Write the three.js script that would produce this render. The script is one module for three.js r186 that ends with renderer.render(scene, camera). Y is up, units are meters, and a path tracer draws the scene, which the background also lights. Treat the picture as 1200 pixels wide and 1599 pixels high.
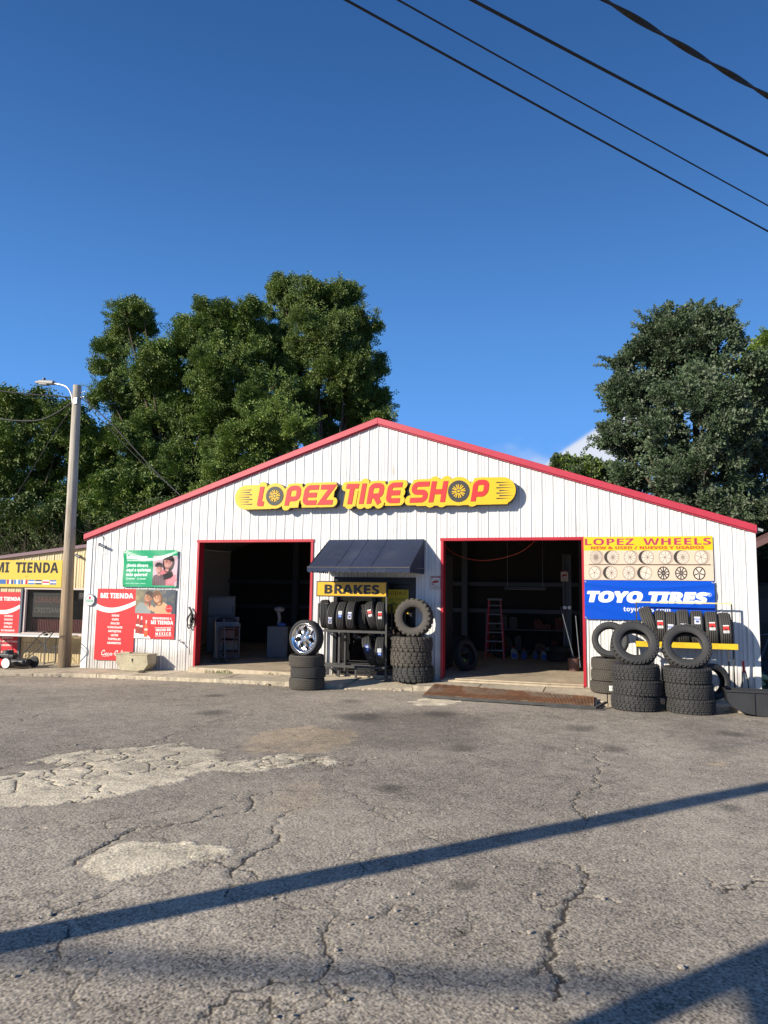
import * as THREE from 'three';
import { mergeGeometries } from 'three/addons/utils/BufferGeometryUtils.js';
import { RoundedBoxGeometry } from 'three/addons/geometries/RoundedBoxGeometry.js';

// ---------------------------------------------------------------- camera, sky, sun, exposure
const scene = new THREE.Scene();
const camera = new THREE.PerspectiveCamera(70.53, 0.75, 0.1, 1500);
camera.rotation.order = 'YXZ';
camera.position.set(4.917, 1.832, 15.602);
camera.rotation.set(0.10586, 0.29447, 0.01284);
const EXPOSURE = 1.5;
const renderer = new THREE.WebGLRenderer({ antialias: true });
renderer.toneMapping = THREE.LinearToneMapping;
renderer.toneMappingExposure = EXPOSURE;
renderer.shadowMap.enabled = true;
const SUN = new THREE.Vector3(-0.84, 0.58, 1).normalize();
const sun = new THREE.DirectionalLight(new THREE.Color(1, 0.91, 0.77), 5);
sun.position.copy(SUN).multiplyScalar(60); sun.castShadow = true;
Object.assign(sun.shadow.camera, { left: -30, right: 30, top: 30, bottom: -30, near: 1, far: 160 });
sun.shadow.mapSize.set(4096, 4096); sun.name = 'sun';
scene.add(sun, sun.target);

function mulberry(a) { return () => { a = (a + 0x6d2b79f5) | 0; let t = Math.imul(a ^ (a >>> 15), 1 | a); t = (t + Math.imul(t ^ (t >>> 7), 61 | t)) ^ t; return ((t ^ (t >>> 14)) >>> 0) / 4294967296; }; }
const rnd = mulberry(7);
const rr = (a, b) => a + (b - a) * rnd();
const clamp = (x, a = 0, b = 1) => Math.min(b, Math.max(a, x));
const sstep = (a, b, x) => { const t = clamp((x - a) / (b - a)); return t * t * (3 - 2 * t); };
const lerp = (a, b, t) => a + (b - a) * t;

// tileable fractal noise, values about 0..1
function fbm(size, cells, oct, seed, gain = 0.5) {
  const out = new Float32Array(size * size); let amp = 1, tot = 0;
  for (let o = 0; o < oct; o++) {
    const n = cells << o; if (n > size) break;
    const r = mulberry(seed + o * 101), lat = new Float32Array(n * n); for (let i = 0; i < n * n; i++) lat[i] = r();
    for (let y = 0; y < size; y++) {
      const fy = y / size * n, y0 = Math.floor(fy), ty = fy - y0, sy = ty * ty * (3 - 2 * ty), ya = (y0 % n) * n, yb = ((y0 + 1) % n) * n;
      for (let x = 0; x < size; x++) {
        const fx = x / size * n, x0 = Math.floor(fx), tx = fx - x0, sx = tx * tx * (3 - 2 * tx), x1 = (x0 + 1) % n;
        out[y * size + x] += amp * lerp(lerp(lat[ya + x0], lat[ya + x1], sx), lerp(lat[yb + x0], lat[yb + x1], sx), sy);
      }
    }
    tot += amp; amp *= gain;
  }
  for (let i = 0; i < out.length; i++) out[i] /= tot;
  return out;
}
const NA = fbm(512, 4, 7, 11), NB = fbm(512, 6, 6, 29), NC = fbm(512, 16, 5, 47);
const samp = (N, x, y) => { const n = 512; x = ((x % n) + n) % n; y = ((y % n) + n) % n; const x0 = x | 0, y0 = y | 0, tx = x - x0, ty = y - y0, x1 = (x0 + 1) % n, y1 = (y0 + 1) % n; return lerp(lerp(N[y0 * n + x0], N[y0 * n + x1], tx), lerp(N[y1 * n + x0], N[y1 * n + x1], tx), ty); };

// sky: clear late-day blue, a little cumulus low down
{
  const W = 2048, H = 1024, d = new Float32Array(W * H * 4);
  const cl = [[-64, 13.2, 0]];
  for (let j = 0; j < H; j++) for (let i = 0; i < W; i++) {
    const el = ((j + 0.5) / H - 0.5) * Math.PI, az = ((i + 0.5) / W - 0.5) * 2 * Math.PI;
    const y = Math.sin(el), x = Math.cos(el) * Math.cos(az), z = Math.cos(el) * Math.sin(az);
    const e = Math.max(0, el) * 180 / Math.PI, k = Math.exp(-((e / 24) ** 2)), k2 = Math.exp(-e / 4), zz = Math.exp(-e / 70);
    const cs = x * SUN.x + y * SUN.y + z * SUN.z, glow = Math.pow(clamp((cs + 0.2) / 1.2), 6);
    let r = 0.047 * zz + 0.118 * k + 0.08 * k2 + 0.16 * glow, g = 0.18 * zz + 0.3 * k + 0.04 * k2 + 0.17 * glow, b = 0.555 * zz + 0.58 * k - 0.04 * k2 + 0.14 * glow;
    if (e > 2 && e < 24) {   // cumulus banks in the low sky
      const a = az * 180 / Math.PI, u = a * 5, v = e * 9;
      const n = samp(NA, u * 1.1, v) * 0.6 + samp(NB, u * 3, v * 3) * 0.28 + samp(NC, u * 6, v * 6) * 0.12;
      let cov = -0.16 + 0.1 * Math.sin(az * 3 + 0.6) - Math.abs(e - 9) * 0.012;
      const da = a + 90.9, de = e - (11.0 + da * 0.6);   // the bank that shows over the roof on the right
      if (Math.abs(da) < 14) cov = Math.max(cov, 0.42 - (da * da) / 45 - (de > 0 ? de * de / 2.5 : de * de / 14));
      const c = sstep(0.46, 0.72, n + cov) * 0.85;
      r = lerp(r, 0.85, c); g = lerp(g, 0.87, c); b = lerp(b, 0.92, c);
    }
    const o = (j * W + i) * 4; d[o] = r / EXPOSURE; d[o + 1] = g / EXPOSURE; d[o + 2] = b / EXPOSURE; d[o + 3] = 1;
  }
  const t = new THREE.DataTexture(d, W, H, THREE.RGBAFormat, THREE.FloatType);
  t.mapping = THREE.EquirectangularReflectionMapping; t.magFilter = THREE.LinearFilter; t.needsUpdate = true;
  scene.background = t; scene.environment = t; scene.environmentIntensity = 1;
}

// ---------------------------------------------------------------- helpers
const taken = {};
function numbered(n) { const k = taken[n] = (taken[n] ?? -1) + 1; return k ? `${n}_${String(k).padStart(3, '0')}` : n; }
function clean(g) { const o = g.index ? g.toNonIndexed() : g; for (const k of Object.keys(o.attributes)) if (!['position', 'normal', 'uv'].includes(k)) o.deleteAttribute(k); if (!o.attributes.normal) o.computeVertexNormals(); if (!o.attributes.uv) o.setAttribute('uv', new THREE.BufferAttribute(new Float32Array(o.attributes.position.count * 2), 2)); o.morphAttributes = {}; return o; }
function merge(list) { list = Array.isArray(list) ? list : [list]; const l = list.map(clean); return l.length === 1 ? l[0] : mergeGeometries(l, false); }
function metreUV(g, s = 1) {   // uv in metres from the dominant side of every face
  const p = g.attributes.position, n = g.attributes.normal, uv = new Float32Array(p.count * 2);
  for (let i = 0; i < p.count; i++) {
    const ax = Math.abs(n.getX(i)), ay = Math.abs(n.getY(i)), az = Math.abs(n.getZ(i));
    let u, v; if (ay >= ax && ay >= az) { u = p.getX(i); v = p.getZ(i); } else if (ax >= az) { u = p.getZ(i); v = p.getY(i); } else { u = p.getX(i); v = p.getY(i); }
    uv[2 * i] = u * s; uv[2 * i + 1] = v * s;
  }
  g.setAttribute('uv', new THREE.BufferAttribute(uv, 2)); return g;
}
const shade = (m) => { m.castShadow = m.receiveShadow = true; return m; };
function part(name, geos, mat, parent, keepUV = false) { const g = merge(geos); if (!keepUV) metreUV(g); const m = shade(new THREE.Mesh(g, mat)); m.name = name; parent.add(m); return m; }
function thing(name, label, category, pos = [0, 0, 0], turn = 0, group) {
  const o = new THREE.Group(); o.name = numbered(name); o.position.set(...pos); o.rotation.y = turn; o.userData = { label, category }; if (group) o.userData.group = group; scene.add(o); return o;
}
function solo(name, label, category, geos, mat, group, keepUV) { const m = part(numbered(name), geos, mat, scene, keepUV); m.userData = { label, category }; if (group) m.userData.group = group; return m; }
function struct(name, geos, mat, keepUV) { const m = part(name, geos, mat, scene, keepUV); m.userData.kind = 'structure'; return m; }
function box(w, h, d, x = 0, y = 0, z = 0, rx = 0, ry = 0, rz = 0) { const g = new THREE.BoxGeometry(w, h, d); if (rx || ry || rz) g.applyMatrix4(new THREE.Matrix4().makeRotationFromEuler(new THREE.Euler(rx, ry, rz))); return g.translate(x, y, z); }
function span(x0, x1, y0, y1, z0, z1) { return box(x1 - x0, y1 - y0, z1 - z0, (x0 + x1) / 2, (y0 + y1) / 2, (z0 + z1) / 2); }
function rbox(w, h, d, r, x = 0, y = 0, z = 0) { return new RoundedBoxGeometry(w, h, d, 2, r).translate(x, y, z); }
const V = (a) => (a.isVector3 ? a : new THREE.Vector3(...a));
function rod(a, b, r0, r1 = r0, seg = 8) { a = V(a); b = V(b); const L = a.distanceTo(b), g = new THREE.CylinderGeometry(r1, r0, L, seg); g.applyQuaternion(new THREE.Quaternion().setFromUnitVectors(new THREE.Vector3(0, 1, 0), b.clone().sub(a).normalize())); const m = a.clone().add(b).multiplyScalar(0.5); return g.translate(m.x, m.y, m.z); }
function bar(a, b, w, h = w) { a = V(a); b = V(b); const L = a.distanceTo(b), g = new THREE.BoxGeometry(w, L, h); const up = b.clone().sub(a).normalize(), ref = Math.abs(up.y) > 0.9 ? new THREE.Vector3(1, 0, 0) : new THREE.Vector3(0, 1, 0); const z = new THREE.Vector3().crossVectors(ref, up).normalize(), x = new THREE.Vector3().crossVectors(up, z); g.applyMatrix4(new THREE.Matrix4().makeBasis(x, up, z)); const m = a.clone().add(b).multiplyScalar(0.5); return g.translate(m.x, m.y, m.z); }
function tube(pts, r, seg = 24, rad = 6, closed = false) { return new THREE.TubeGeometry(new THREE.CatmullRomCurve3(pts.map(V), closed), seg, r, rad, closed); }
function lathe(pts, seg = 32) { return new THREE.LatheGeometry(pts.map((p) => new THREE.Vector2(p[0], p[1])), seg); }
function extr(shape, depth, bevel = 0) { return new THREE.ExtrudeGeometry(shape, { depth: depth - 2 * bevel, bevelEnabled: bevel > 0, bevelSize: bevel, bevelThickness: bevel, bevelSegments: 1, bevelOffset: -bevel, curveSegments: 10 }).translate(0, 0, bevel); }
function poly(pts) { const s = new THREE.Shape(); pts.forEach((p, i) => (i ? s.lineTo(p[0], p[1]) : s.moveTo(p[0], p[1]))); return s; }

// ---------------------------------------------------------------- materials
const toS = (v) => { v = clamp(v); return Math.round(255 * (v <= 0.0031308 ? v * 12.92 : 1.055 * Math.pow(v, 1 / 2.4) - 0.055)); };
function tileTex(size, metres, fn, srgb = true) {   // fn(x, y in 0..1, index in the 512 noises) -> [r,g,b] linear or a number
  const d = new Uint8Array(size * size * 4);
  for (let y = 0; y < size; y++) for (let x = 0; x < size; x++) {
    const c = fn(x / size * 512, y / size * 512), o = (y * size + x) * 4;
    if (srgb) { d[o] = toS(c[0]); d[o + 1] = toS(c[1]); d[o + 2] = toS(c[2]); } else d[o] = d[o + 1] = d[o + 2] = clamp(c) * 255;
    d[o + 3] = 255;
  }
  const t = new THREE.DataTexture(d, size, size); t.wrapS = t.wrapT = THREE.RepeatWrapping; t.magFilter = THREE.LinearFilter; t.minFilter = THREE.LinearMipmapLinearFilter; t.generateMipmaps = true;
  t.repeat.set(1 / metres, 1 / metres); if (srgb) t.colorSpace = THREE.SRGBColorSpace; t.needsUpdate = true; return t;
}
const C3 = (r, g, b) => new THREE.Color().setRGB(r, g, b);
function mat(r, g, b, rough = 0.6, metal = 0, extra = {}) { return new THREE.MeshStandardMaterial({ color: C3(r, g, b), roughness: rough, metalness: metal, side: THREE.DoubleSide, ...extra }); }
const mottle = (base, var_, metres, seed = 0, size = 256) => tileTex(size, metres, (x, y) => { const n = samp(NA, x + seed * 37, y + seed * 61) - 0.5, m = samp(NC, x * 2 + seed * 13, y * 2) - 0.5, k = 1 + var_ * (1.6 * n + 0.9 * m); return base.map((c) => c * k); });
const grain = tileTex(256, 0.6, (x, y) => 0.5 + 0.9 * (samp(NC, x * 2, y * 2) - 0.5) + 0.7 * (samp(NB, x, y) - 0.5), false);

const sidingTex = (tint, seed) => tileTex(768, 8, (x0, y0) => { const x = x0 * 2, y = y0 * 2, hh = y0 / 512 * 8 > 7.6 ? 0 : y0 / 512 * 8;
  const streak = samp(NC, x * 4 + seed * 71, y * 0.25), blot = samp(NA, x + seed * 91, y + seed * 17), sp = samp(NB, x * 3 + seed * 5, y * 3 + 9);
  const k = 1 - 0.11 * sstep(0.5, 0.8, streak) - 0.1 * sstep(0.48, 0.75, blot) - 0.22 * sstep(0.55, -0.1, hh + 0.7 * (sp - 0.5)), rust = sstep(0.74, 0.84, sp) * 0.26 + 0.22 * sstep(0.66, 0.8, streak) * sstep(0.6, 0.75, blot) + 0.16 * sstep(0.5, 0, hh + 0.5 * (sp - 0.5));
  return [tint[0] * k * (1 - rust * 0.45), tint[1] * k * (1 - rust * 0.7), tint[2] * k * (1 - rust * 0.95)];
});
const M = {
  siding: [0, 1, 2].map((i) => mat(1, 1, 1, 0.42, 0, { map: sidingTex([[0.66, 0.65, 0.63], [0.645, 0.635, 0.615], [0.67, 0.665, 0.65]][i], i) })),
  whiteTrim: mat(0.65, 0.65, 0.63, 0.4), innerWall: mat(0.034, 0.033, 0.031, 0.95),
  cream: [0, 1].map((i) => mat(1, 1, 1, 0.5, 0, { map: sidingTex([[0.6, 0.5, 0.29], [0.585, 0.485, 0.28]][i], i + 5) })),
  redTrim: mat(1, 1, 1, 0.42, 0, { map: mottle([0.42, 0.032, 0.055], 0.16, 1.5, 1) }), redDoor: mat(1, 1, 1, 0.4, 0, { map: mottle([0.4, 0.013, 0.025], 0.2, 1, 2) }),
  purple: mat(0.15, 0.085, 0.1, 0.5), roofTin: mat(0.35, 0.35, 0.34, 0.5, 0.2), darkRoof: mat(0.12, 0.06, 0.055, 0.6),
  concrete: [0, 1, 2].map((i) => mat(1, 1, 1, 0.92, 0, { map: tileTex(512, 2.2, (x, y) => { const n = samp(NA, x + i * 77, y), m = samp(NC, x * 3, y * 3 + i * 40), st = sstep(0.55, 0.75, samp(NB, x + 30 * i, y + 200)); const k = 0.82 + 0.5 * (n - 0.5) + 0.42 * (m - 0.5) - 0.3 * st; const b = [[0.54, 0.46, 0.335], [0.5, 0.43, 0.32], [0.57, 0.49, 0.36]][i]; return b.map((c) => c * k); }), bumpMap: grain, bumpScale: 0.006 })),
  trough: mat(1, 1, 1, 0.9, 0, { map: mottle([0.4, 0.355, 0.245], 0.45, 0.9, 4), bumpMap: grain, bumpScale: 0.004 }),
  floor: mat(1, 1, 1, 0.75, 0, { map: mottle([0.42, 0.345, 0.245], 0.5, 3, 6, 512) }),
  rubber: [0, 1, 2].map((i) => mat(1, 1, 1, 0.86, 0, { map: tileTex(256, 0.5, (x, y) => { const k = 0.8 + 0.6 * (samp(NA, x + i * 50, y) - 0.5) + 0.5 * (samp(NC, x * 2, y * 2 + i * 31) - 0.5); const b = [[0.062, 0.058, 0.052], [0.05, 0.049, 0.047], [0.088, 0.078, 0.063]][i]; return b.map((c) => c * k); }) })),
  rubberSide: [0, 1, 2].map((i) => mat(1, 1, 1, 0.7, 0, { map: mottle([[0.03, 0.03, 0.031], [0.024, 0.024, 0.025], [0.045, 0.039, 0.033]][i], 0.4, 0.5, 8 + i) })),
  chrome: mat(0.86, 0.85, 0.83, 0.13, 1), chromeDark: mat(0.16, 0.16, 0.17, 0.3, 1), steel: mat(0.5, 0.5, 0.5, 0.35, 1), galv: mat(0.55, 0.56, 0.57, 0.45, 0.7),
  black: mat(0.016, 0.016, 0.018, 0.5), blackPlastic: mat(1, 1, 1, 0.5, 0, { map: mottle([0.028, 0.029, 0.031], 0.35, 0.7, 12) }), rackBlack: mat(1, 1, 1, 0.5, 0, { map: mottle([0.045, 0.044, 0.042], 0.5, 0.4, 13) }),
  yellowSign: mat(1, 1, 1, 0.38, 0, { map: mottle([0.66, 0.42, 0.006], 0.05, 3, 14) }), redSign: mat(0.5, 0.009, 0.009, 0.5), signSide: mat(0.022, 0.022, 0.024, 0.5), signBlack: mat(0.02, 0.02, 0.021, 0.5),
  yellowPaint: mat(1, 1, 1, 0.45, 0, { map: mottle([0.62, 0.42, 0.015], 0.25, 0.6, 15) }), paleYellow: mat(0.62, 0.55, 0.27, 0.5),
  awning: mat(1, 1, 1, 0.82, 0, { map: tileTex(512, 2.4, (x, y) => { const n = samp(NA, x, y * 0.5), m = samp(NC, x * 2, y), f = sstep(0.55, 0.8, samp(NB, x * 1.5, y * 1.5)); const k = 0.85 + 0.5 * (n - 0.5) + 0.3 * (m - 0.5); return [0.01 * k + 0.01 * f, 0.022 * k + 0.01 * f, 0.06 * k + 0.009 * f]; }), bumpMap: grain, bumpScale: 0.002 }), awningEdge: mat(0.1, 0.09, 0.085, 0.9),
  bronze: mat(0.012, 0.012, 0.014, 0.4, 0.3), glass: new THREE.MeshPhysicalMaterial({ color: C3(0.8, 0.82, 0.82), roughness: 0.03, transmission: 1, thickness: 0, ior: 1.5 }),
  lampGrey: mat(0.3, 0.29, 0.27, 0.55), carton: [mat(0.1, 0.07, 0.045, 0.9), mat(0.06, 0.06, 0.065, 0.7), mat(0.1, 0.025, 0.02, 0.7)],
  glassClear: new THREE.MeshPhysicalMaterial({ color: C3(0.9, 0.9, 0.9), roughness: 0.03, transmission: 1, thickness: 0, ior: 1.32 }),
  wood: mat(1, 1, 1, 0.85, 0, { map: tileTex(1024, 9, (x, y) => { const g = samp(NC, x * 21, y * 0.48), b = samp(NA, x * 6, y * 3), c = sstep(0.62, 0.8, samp(NC, x * 36 + 9, y * 0.9)), h = y / 512 * 9 > 8.3 ? 0 : y / 512 * 9, lo = sstep(4.2, 1.6, h + 1.6 * (b - 0.5)) , ft = sstep(1.0, 0.1, h); const k = (0.86 + 0.7 * (g - 0.5) + 0.5 * (b - 0.5) - 0.35 * c) * (1 - 0.45 * ft); return [lerp(0.47, 0.35, lo) * k, lerp(0.425, 0.255, lo) * k, lerp(0.355, 0.155, lo) * k]; }), bumpMap: tileTex(256, 3, (x, y) => samp(NC, x * 9, y * 0.2), false), bumpScale: 0.012 }),
  woodLow: mat(1, 1, 1, 0.85, 0, { map: tileTex(512, 2, (x, y) => { const g = samp(NC, x * 7, y * 0.16), b = samp(NA, x * 2, y); const k = 0.72 + 0.8 * (g - 0.5) + 0.9 * (b - 0.5); return [0.34 * k, 0.19 * k, 0.075 * k]; }) }),
  bark: mat(1, 1, 1, 0.95, 0, { map: mottle([0.085, 0.065, 0.045], 0.6, 1, 17) }), twig: mat(0.19, 0.15, 0.1, 0.9),
  rust: mat(1, 1, 1, 0.85, 0.1, { map: tileTex(512, 1.2, (x, y) => { const n = samp(NA, x, y), m = samp(NC, x * 2, y * 2); const k = 0.75 + 0.9 * (n - 0.5) + 0.6 * (m - 0.5), t = sstep(0.45, 0.65, samp(NB, x * 0.7, y * 0.7 + 60)); return [lerp(0.36, 0.42, t) * k, lerp(0.18, 0.3, t) * k, lerp(0.09, 0.2, t) * k]; }) }),
  wire: mat(0.012, 0.012, 0.013, 0.6), white: mat(0.74, 0.74, 0.72, 0.45), appliance: mat(0.22, 0.225, 0.235, 0.4), grayPaint: mat(0.075, 0.09, 0.115, 0.5), redPaint: mat(0.55, 0.02, 0.02, 0.35), orangeRed: mat(0.55, 0.07, 0.03, 0.5),
  mowerRed: new THREE.MeshPhysicalMaterial({ color: C3(0.6, 0.012, 0.018), roughness: 0.35, clearcoat: 0.6, clearcoatRoughness: 0.15, side: THREE.DoubleSide }), blueCloth: mat(0.03, 0.09, 0.4, 0.8), greenToy: mat(0.35, 0.6, 0.12, 0.6), tableTop: mat(0.72, 0.71, 0.68, 0.55),
  dirt: mat(0.1, 0.075, 0.05, 0.95), weed: [mat(0.11, 0.14, 0.035, 0.8), mat(0.17, 0.16, 0.06, 0.8)], pebble: mat(0.34, 0.3, 0.25, 0.9), shedWall: mat(0.03, 0.028, 0.026, 0.8),
};

// printed canvases
function print(w, h, draw, rough = 0.55, wet = {}) {
  const c = document.createElement('canvas'); c.width = w; c.height = h; const x = c.getContext('2d'); draw(x, w, h);
  const t = new THREE.CanvasTexture(c); t.colorSpace = THREE.SRGBColorSpace; t.anisotropy = 8; return new THREE.MeshStandardMaterial({ map: t, color: C3(0.8, 0.8, 0.8), roughness: rough, side: THREE.DoubleSide, ...wet });
}
function text(x, s, px, py, size, color, { bold = true, align = 'center', skew = 0, sx = 1, stroke = 0, font = 'sans-serif', italic = false } = {}) {
  x.save(); x.translate(px, py); x.transform(sx, 0, -skew, 1, 0, 0); x.font = `${italic ? 'italic ' : ''}${bold ? 'bold ' : ''}${size}px ${font}`; x.textAlign = align; x.textBaseline = 'middle'; x.fillStyle = color;
  if (stroke) { x.lineWidth = stroke; x.lineJoin = 'round'; x.strokeStyle = color; x.strokeText(s, 0, 0); } x.fillText(s, 0, 0); x.restore();
}
// a hung sheet: a grid with folds, front at +z; uv 0..1
function sheet(w, h, fold, nx = 24, ny = 16) {
  const g = new THREE.PlaneGeometry(w, h, nx, ny), p = g.attributes.position;
  for (let i = 0; i < p.count; i++) p.setZ(i, fold(p.getX(i) / w + 0.5, p.getY(i) / h + 0.5)); g.computeVertexNormals(); return g;
}
function board(w, h, d) { const g = new THREE.BoxGeometry(w, h, d); return g; }

// vector outlines from a drawing: marching squares over a canvas whose unit is the metre, y up
function trace(x0, y0, x1, y1, res, draw, eps = 0.0025) {
  const W = Math.ceil((x1 - x0) / res) + 4, H = Math.ceil((y1 - y0) / res) + 4, c = document.createElement('canvas'); c.width = W; c.height = H;
  const x = c.getContext('2d'); x.setTransform(1 / res, 0, 0, -1 / res, 2 - x0 / res, H - 2 + y0 / res); x.fillStyle = x.strokeStyle = '#000'; draw(x);
  const im = x.getImageData(0, 0, W, H).data, a = (i, j) => im[(j * W + i) * 4 + 3] / 255 - 0.5, next = new Map();
  const key = (p) => p[2], pt = (i, j, k) => { const [i2, j2] = k ? [i, j + 1] : [i + 1, j], t = a(i, j) / (a(i, j) - a(i2, j2)); return [i + (i2 - i) * t, j + (j2 - j) * t, `${i},${j},${k}`]; };
  const seg = (p, q) => next.set(key(p), [p, q]);
  for (let j = 0; j < H - 1; j++) for (let i = 0; i < W - 1; i++) {
    const m = (a(i, j) > 0 ? 1 : 0) | (a(i + 1, j) > 0 ? 2 : 0) | (a(i + 1, j + 1) > 0 ? 4 : 0) | (a(i, j + 1) > 0 ? 8 : 0); if (!m || m === 15) continue;
    const T = () => pt(i, j, 0), B = () => pt(i, j + 1, 0), L = () => pt(i, j, 1), R = () => pt(i + 1, j, 1);
    switch (m) { case 1: seg(L(), T()); break; case 2: seg(T(), R()); break; case 3: seg(L(), R()); break; case 4: seg(R(), B()); break; case 5: seg(L(), T()); seg(R(), B()); break; case 6: seg(T(), B()); break; case 7: seg(L(), B()); break; case 8: seg(B(), L()); break; case 9: seg(B(), T()); break; case 10: seg(T(), R()); seg(B(), L()); break; case 11: seg(B(), R()); break; case 12: seg(R(), L()); break; case 13: seg(R(), T()); break; case 14: seg(T(), L()); }
  }
  const loops = [];
  while (next.size) { const [k0] = next.keys(); let k = k0; const l = []; while (next.has(k)) { const [p, q] = next.get(k); next.delete(k); l.push(new THREE.Vector2(x0 + (p[0] - 1.5) * res, y0 + (H - 2.5 - p[1]) * res)); k = key(q); } if (l.length > 8) loops.push(rdp(l, eps)); }
  const area = (l) => THREE.ShapeUtils.area(l), inside = (p, l) => { let c = false; for (let i = 0, j = l.length - 1; i < l.length; j = i++) if ((l[i].y > p.y) !== (l[j].y > p.y) && p.x < ((l[j].x - l[i].x) * (p.y - l[i].y)) / (l[j].y - l[i].y) + l[i].x) c = !c; return c; };
  const depth = loops.map((l, i) => loops.filter((m, j) => j !== i && inside(l[0], m)).length);
  return loops.flatMap((l, i) => { if (depth[i] % 2) return []; const s = new THREE.Shape(area(l) > 0 ? l : l.slice().reverse()); loops.forEach((m, j) => { if (depth[j] === depth[i] + 1 && inside(m[0], l)) s.holes.push(new THREE.Path(area(m) < 0 ? m : m.slice().reverse())); }); return [s]; });
}
function rdp(l, eps) {
  const keep = new Uint8Array(l.length); let far = 0; l.forEach((p, i) => { if (p.distanceTo(l[0]) > l[far].distanceTo(l[0])) far = i; }); keep[0] = keep[far] = 1;
  const go = (a, b) => { let m = -1, d = eps; const n = l.length, A = l[a], B = l[b % n], L = A.distanceTo(B) || 1e-9; for (let i = a + 1; i < b; i++) { const p = l[i]; const e = Math.abs((B.x - A.x) * (A.y - p.y) - (A.x - p.x) * (B.y - A.y)) / L; if (e > d) { d = e; m = i; } } if (m > 0) { keep[m] = 1; go(a, m); go(m, b); } };
  go(0, far); go(far, l.length); return l.filter((_, i) => keep[i]);
}

// ---------------------------------------------------------------- ground: one worn asphalt lot
const FLOOR = -0.06;
function lotY(x, z) { return -0.22 + 0.033 * (Math.min(z, 22) - 1.2) - 0.1 * clamp((-2 - x) / 5) * clamp(1 - (z - 1) / 8) - 0.12 * sstep(1, -4, z) ; }
const CRACKS = [
  [[-2.58, 7.85], [-2.87, 7.17], [-2.9, 6.83], [-2.92, 6.46]], [[-1, 8.59], [-0.6, 8.32], [-0.21, 7.97], [-0.26, 7.6], [-0.3, 6.98]], [[-0.36, 6.39], [-0.34, 5.84], [-0.31, 5.22]],
  [[1.79, 11.73], [1.74, 11.48], [1.71, 11.36], [1.68, 11.12], [1.68, 10.93], [1.97, 10.68], [2.15, 10.37], [2.09, 9.94], [2.03, 9.73]],
  [[2.78, 11.56], [2.71, 11.41], [2.7, 11.2], [2.7, 11.09], [2.75, 10.9], [2.7, 10.73], [2.55, 10.54]], [[2.2, 12.47], [2.18, 12.29], [2.24, 12.09], [2.26, 11.89]],
  [[2.56, 12.79], [2.42, 12.58], [2.29, 12.4]], [[3.71, 12.5], [3.71, 12.38], [3.63, 12.21], [3.56, 12.02], [3.53, 11.77]], [[3.38, 12.93], [3.38, 12.83], [3.42, 12.69], [3.51, 12.57], [3.71, 12.5]],
  [[4.69, 12.32], [4.71, 12.26], [4.66, 12.08], [4.65, 11.92], [4.65, 11.62], [4.68, 11.4], [4.73, 11.15], [4.76, 10.87], [4.73, 10.58]],
  [[5.55, 10.79], [5.58, 10.71], [5.71, 10.58], [5.91, 10.43], [6.3, 10.3]], [[4.7, 9.32], [4.77, 9.52], [4.68, 8.78], [4.84, 8.34], [4.86, 7.59], [4.81, 6.9], [4.64, 6.44], [5.01, 6.28]],
  [[3.79, 11.79], [3.78, 11.69], [3.79, 11.59]], [[3.39, 11.03], [3.52, 10.89], [3.65, 10.73]], [[3.52, 12.84], [3.57, 12.69], [3.7, 12.82]], [[4.16, 11.95], [4.2, 11.62], [4.15, 11.46]],
  [[4.69, 12.16], [4.64, 11.99], [4.6, 12.13]], [[-0.45, 8.99], [0.15, 9.15], [0.51, 8.79], [0.76, 8.31]], [[-0.49, 8.53], [0.26, 9.24], [0.28, 8.96]], [[1.27, 8.88], [1.42, 8.54], [1.79, 8.72], [1.79, 8.24], [2.18, 8.29]],
  [[3.86, 10.72], [3.5, 10.17], [3.17, 9.72]], [[1.84, 10.98], [2.34, 11.36], [2.63, 11.38]],
];
const OIL = [[4.55, 4.66, 0.3], [5.0, 6.2, 0.22], [2.4, 4.1, 0.3], [0.6, 3.2, 0.3], [3.3, 6.9, 0.2], [-1.9, 3.6, 0.22], [5.9, 8.7, 0.16], [3.05, 9.1, 0.14], [4.1, 11.2, 0.08], [6.6, 4.2, 0.22], [1.4, 5.0, 0.35], [-0.8, 5.6, 0.3]];
const CW = [1, 1, 0.9, 1.8, 1.7, 0.8, 0.8, 0.9, 1.0, 1.9, 1.6, 1.2, 0.6, 0.5, 0.8, 0.45, 0.7, 1, 0.9, 0.9, 0.45, 0.6];
const PATCH = [
  [[-0.73, 9.53], [-0.72, 9.1], [-0.55, 8.56], [0.08, 7.74], [0.47, 8.11], [0.89, 8.09], [1.15, 8.99], [1.15, 9.72], [1.04, 10.25], [0.72, 10.62], [0.3, 10.91], [-0.49, 10.13], [-0.14, 9.63]],
  [[1.17, 9.26], [1.15, 8.66], [1.46, 8], [1.81, 7.93], [2.21, 8.06], [2.24, 8.47], [1.79, 8.72], [1.57, 9.12]],
  [[1.81, 11.62], [1.8, 11.44], [1.95, 11.17], [2.26, 11.15], [2.44, 11.08], [2.52, 11.36], [2.41, 11.64], [2.23, 11.79], [2.04, 11.83]],
  [[1.52, 2.75], [1.85, 2.03], [2.45, 2.37], [2.33, 3.13], [1.92, 3.33]], [[4.69, 8.73], [4.84, 8.59], [4.84, 8.79], [4.71, 8.86]],
];
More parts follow.
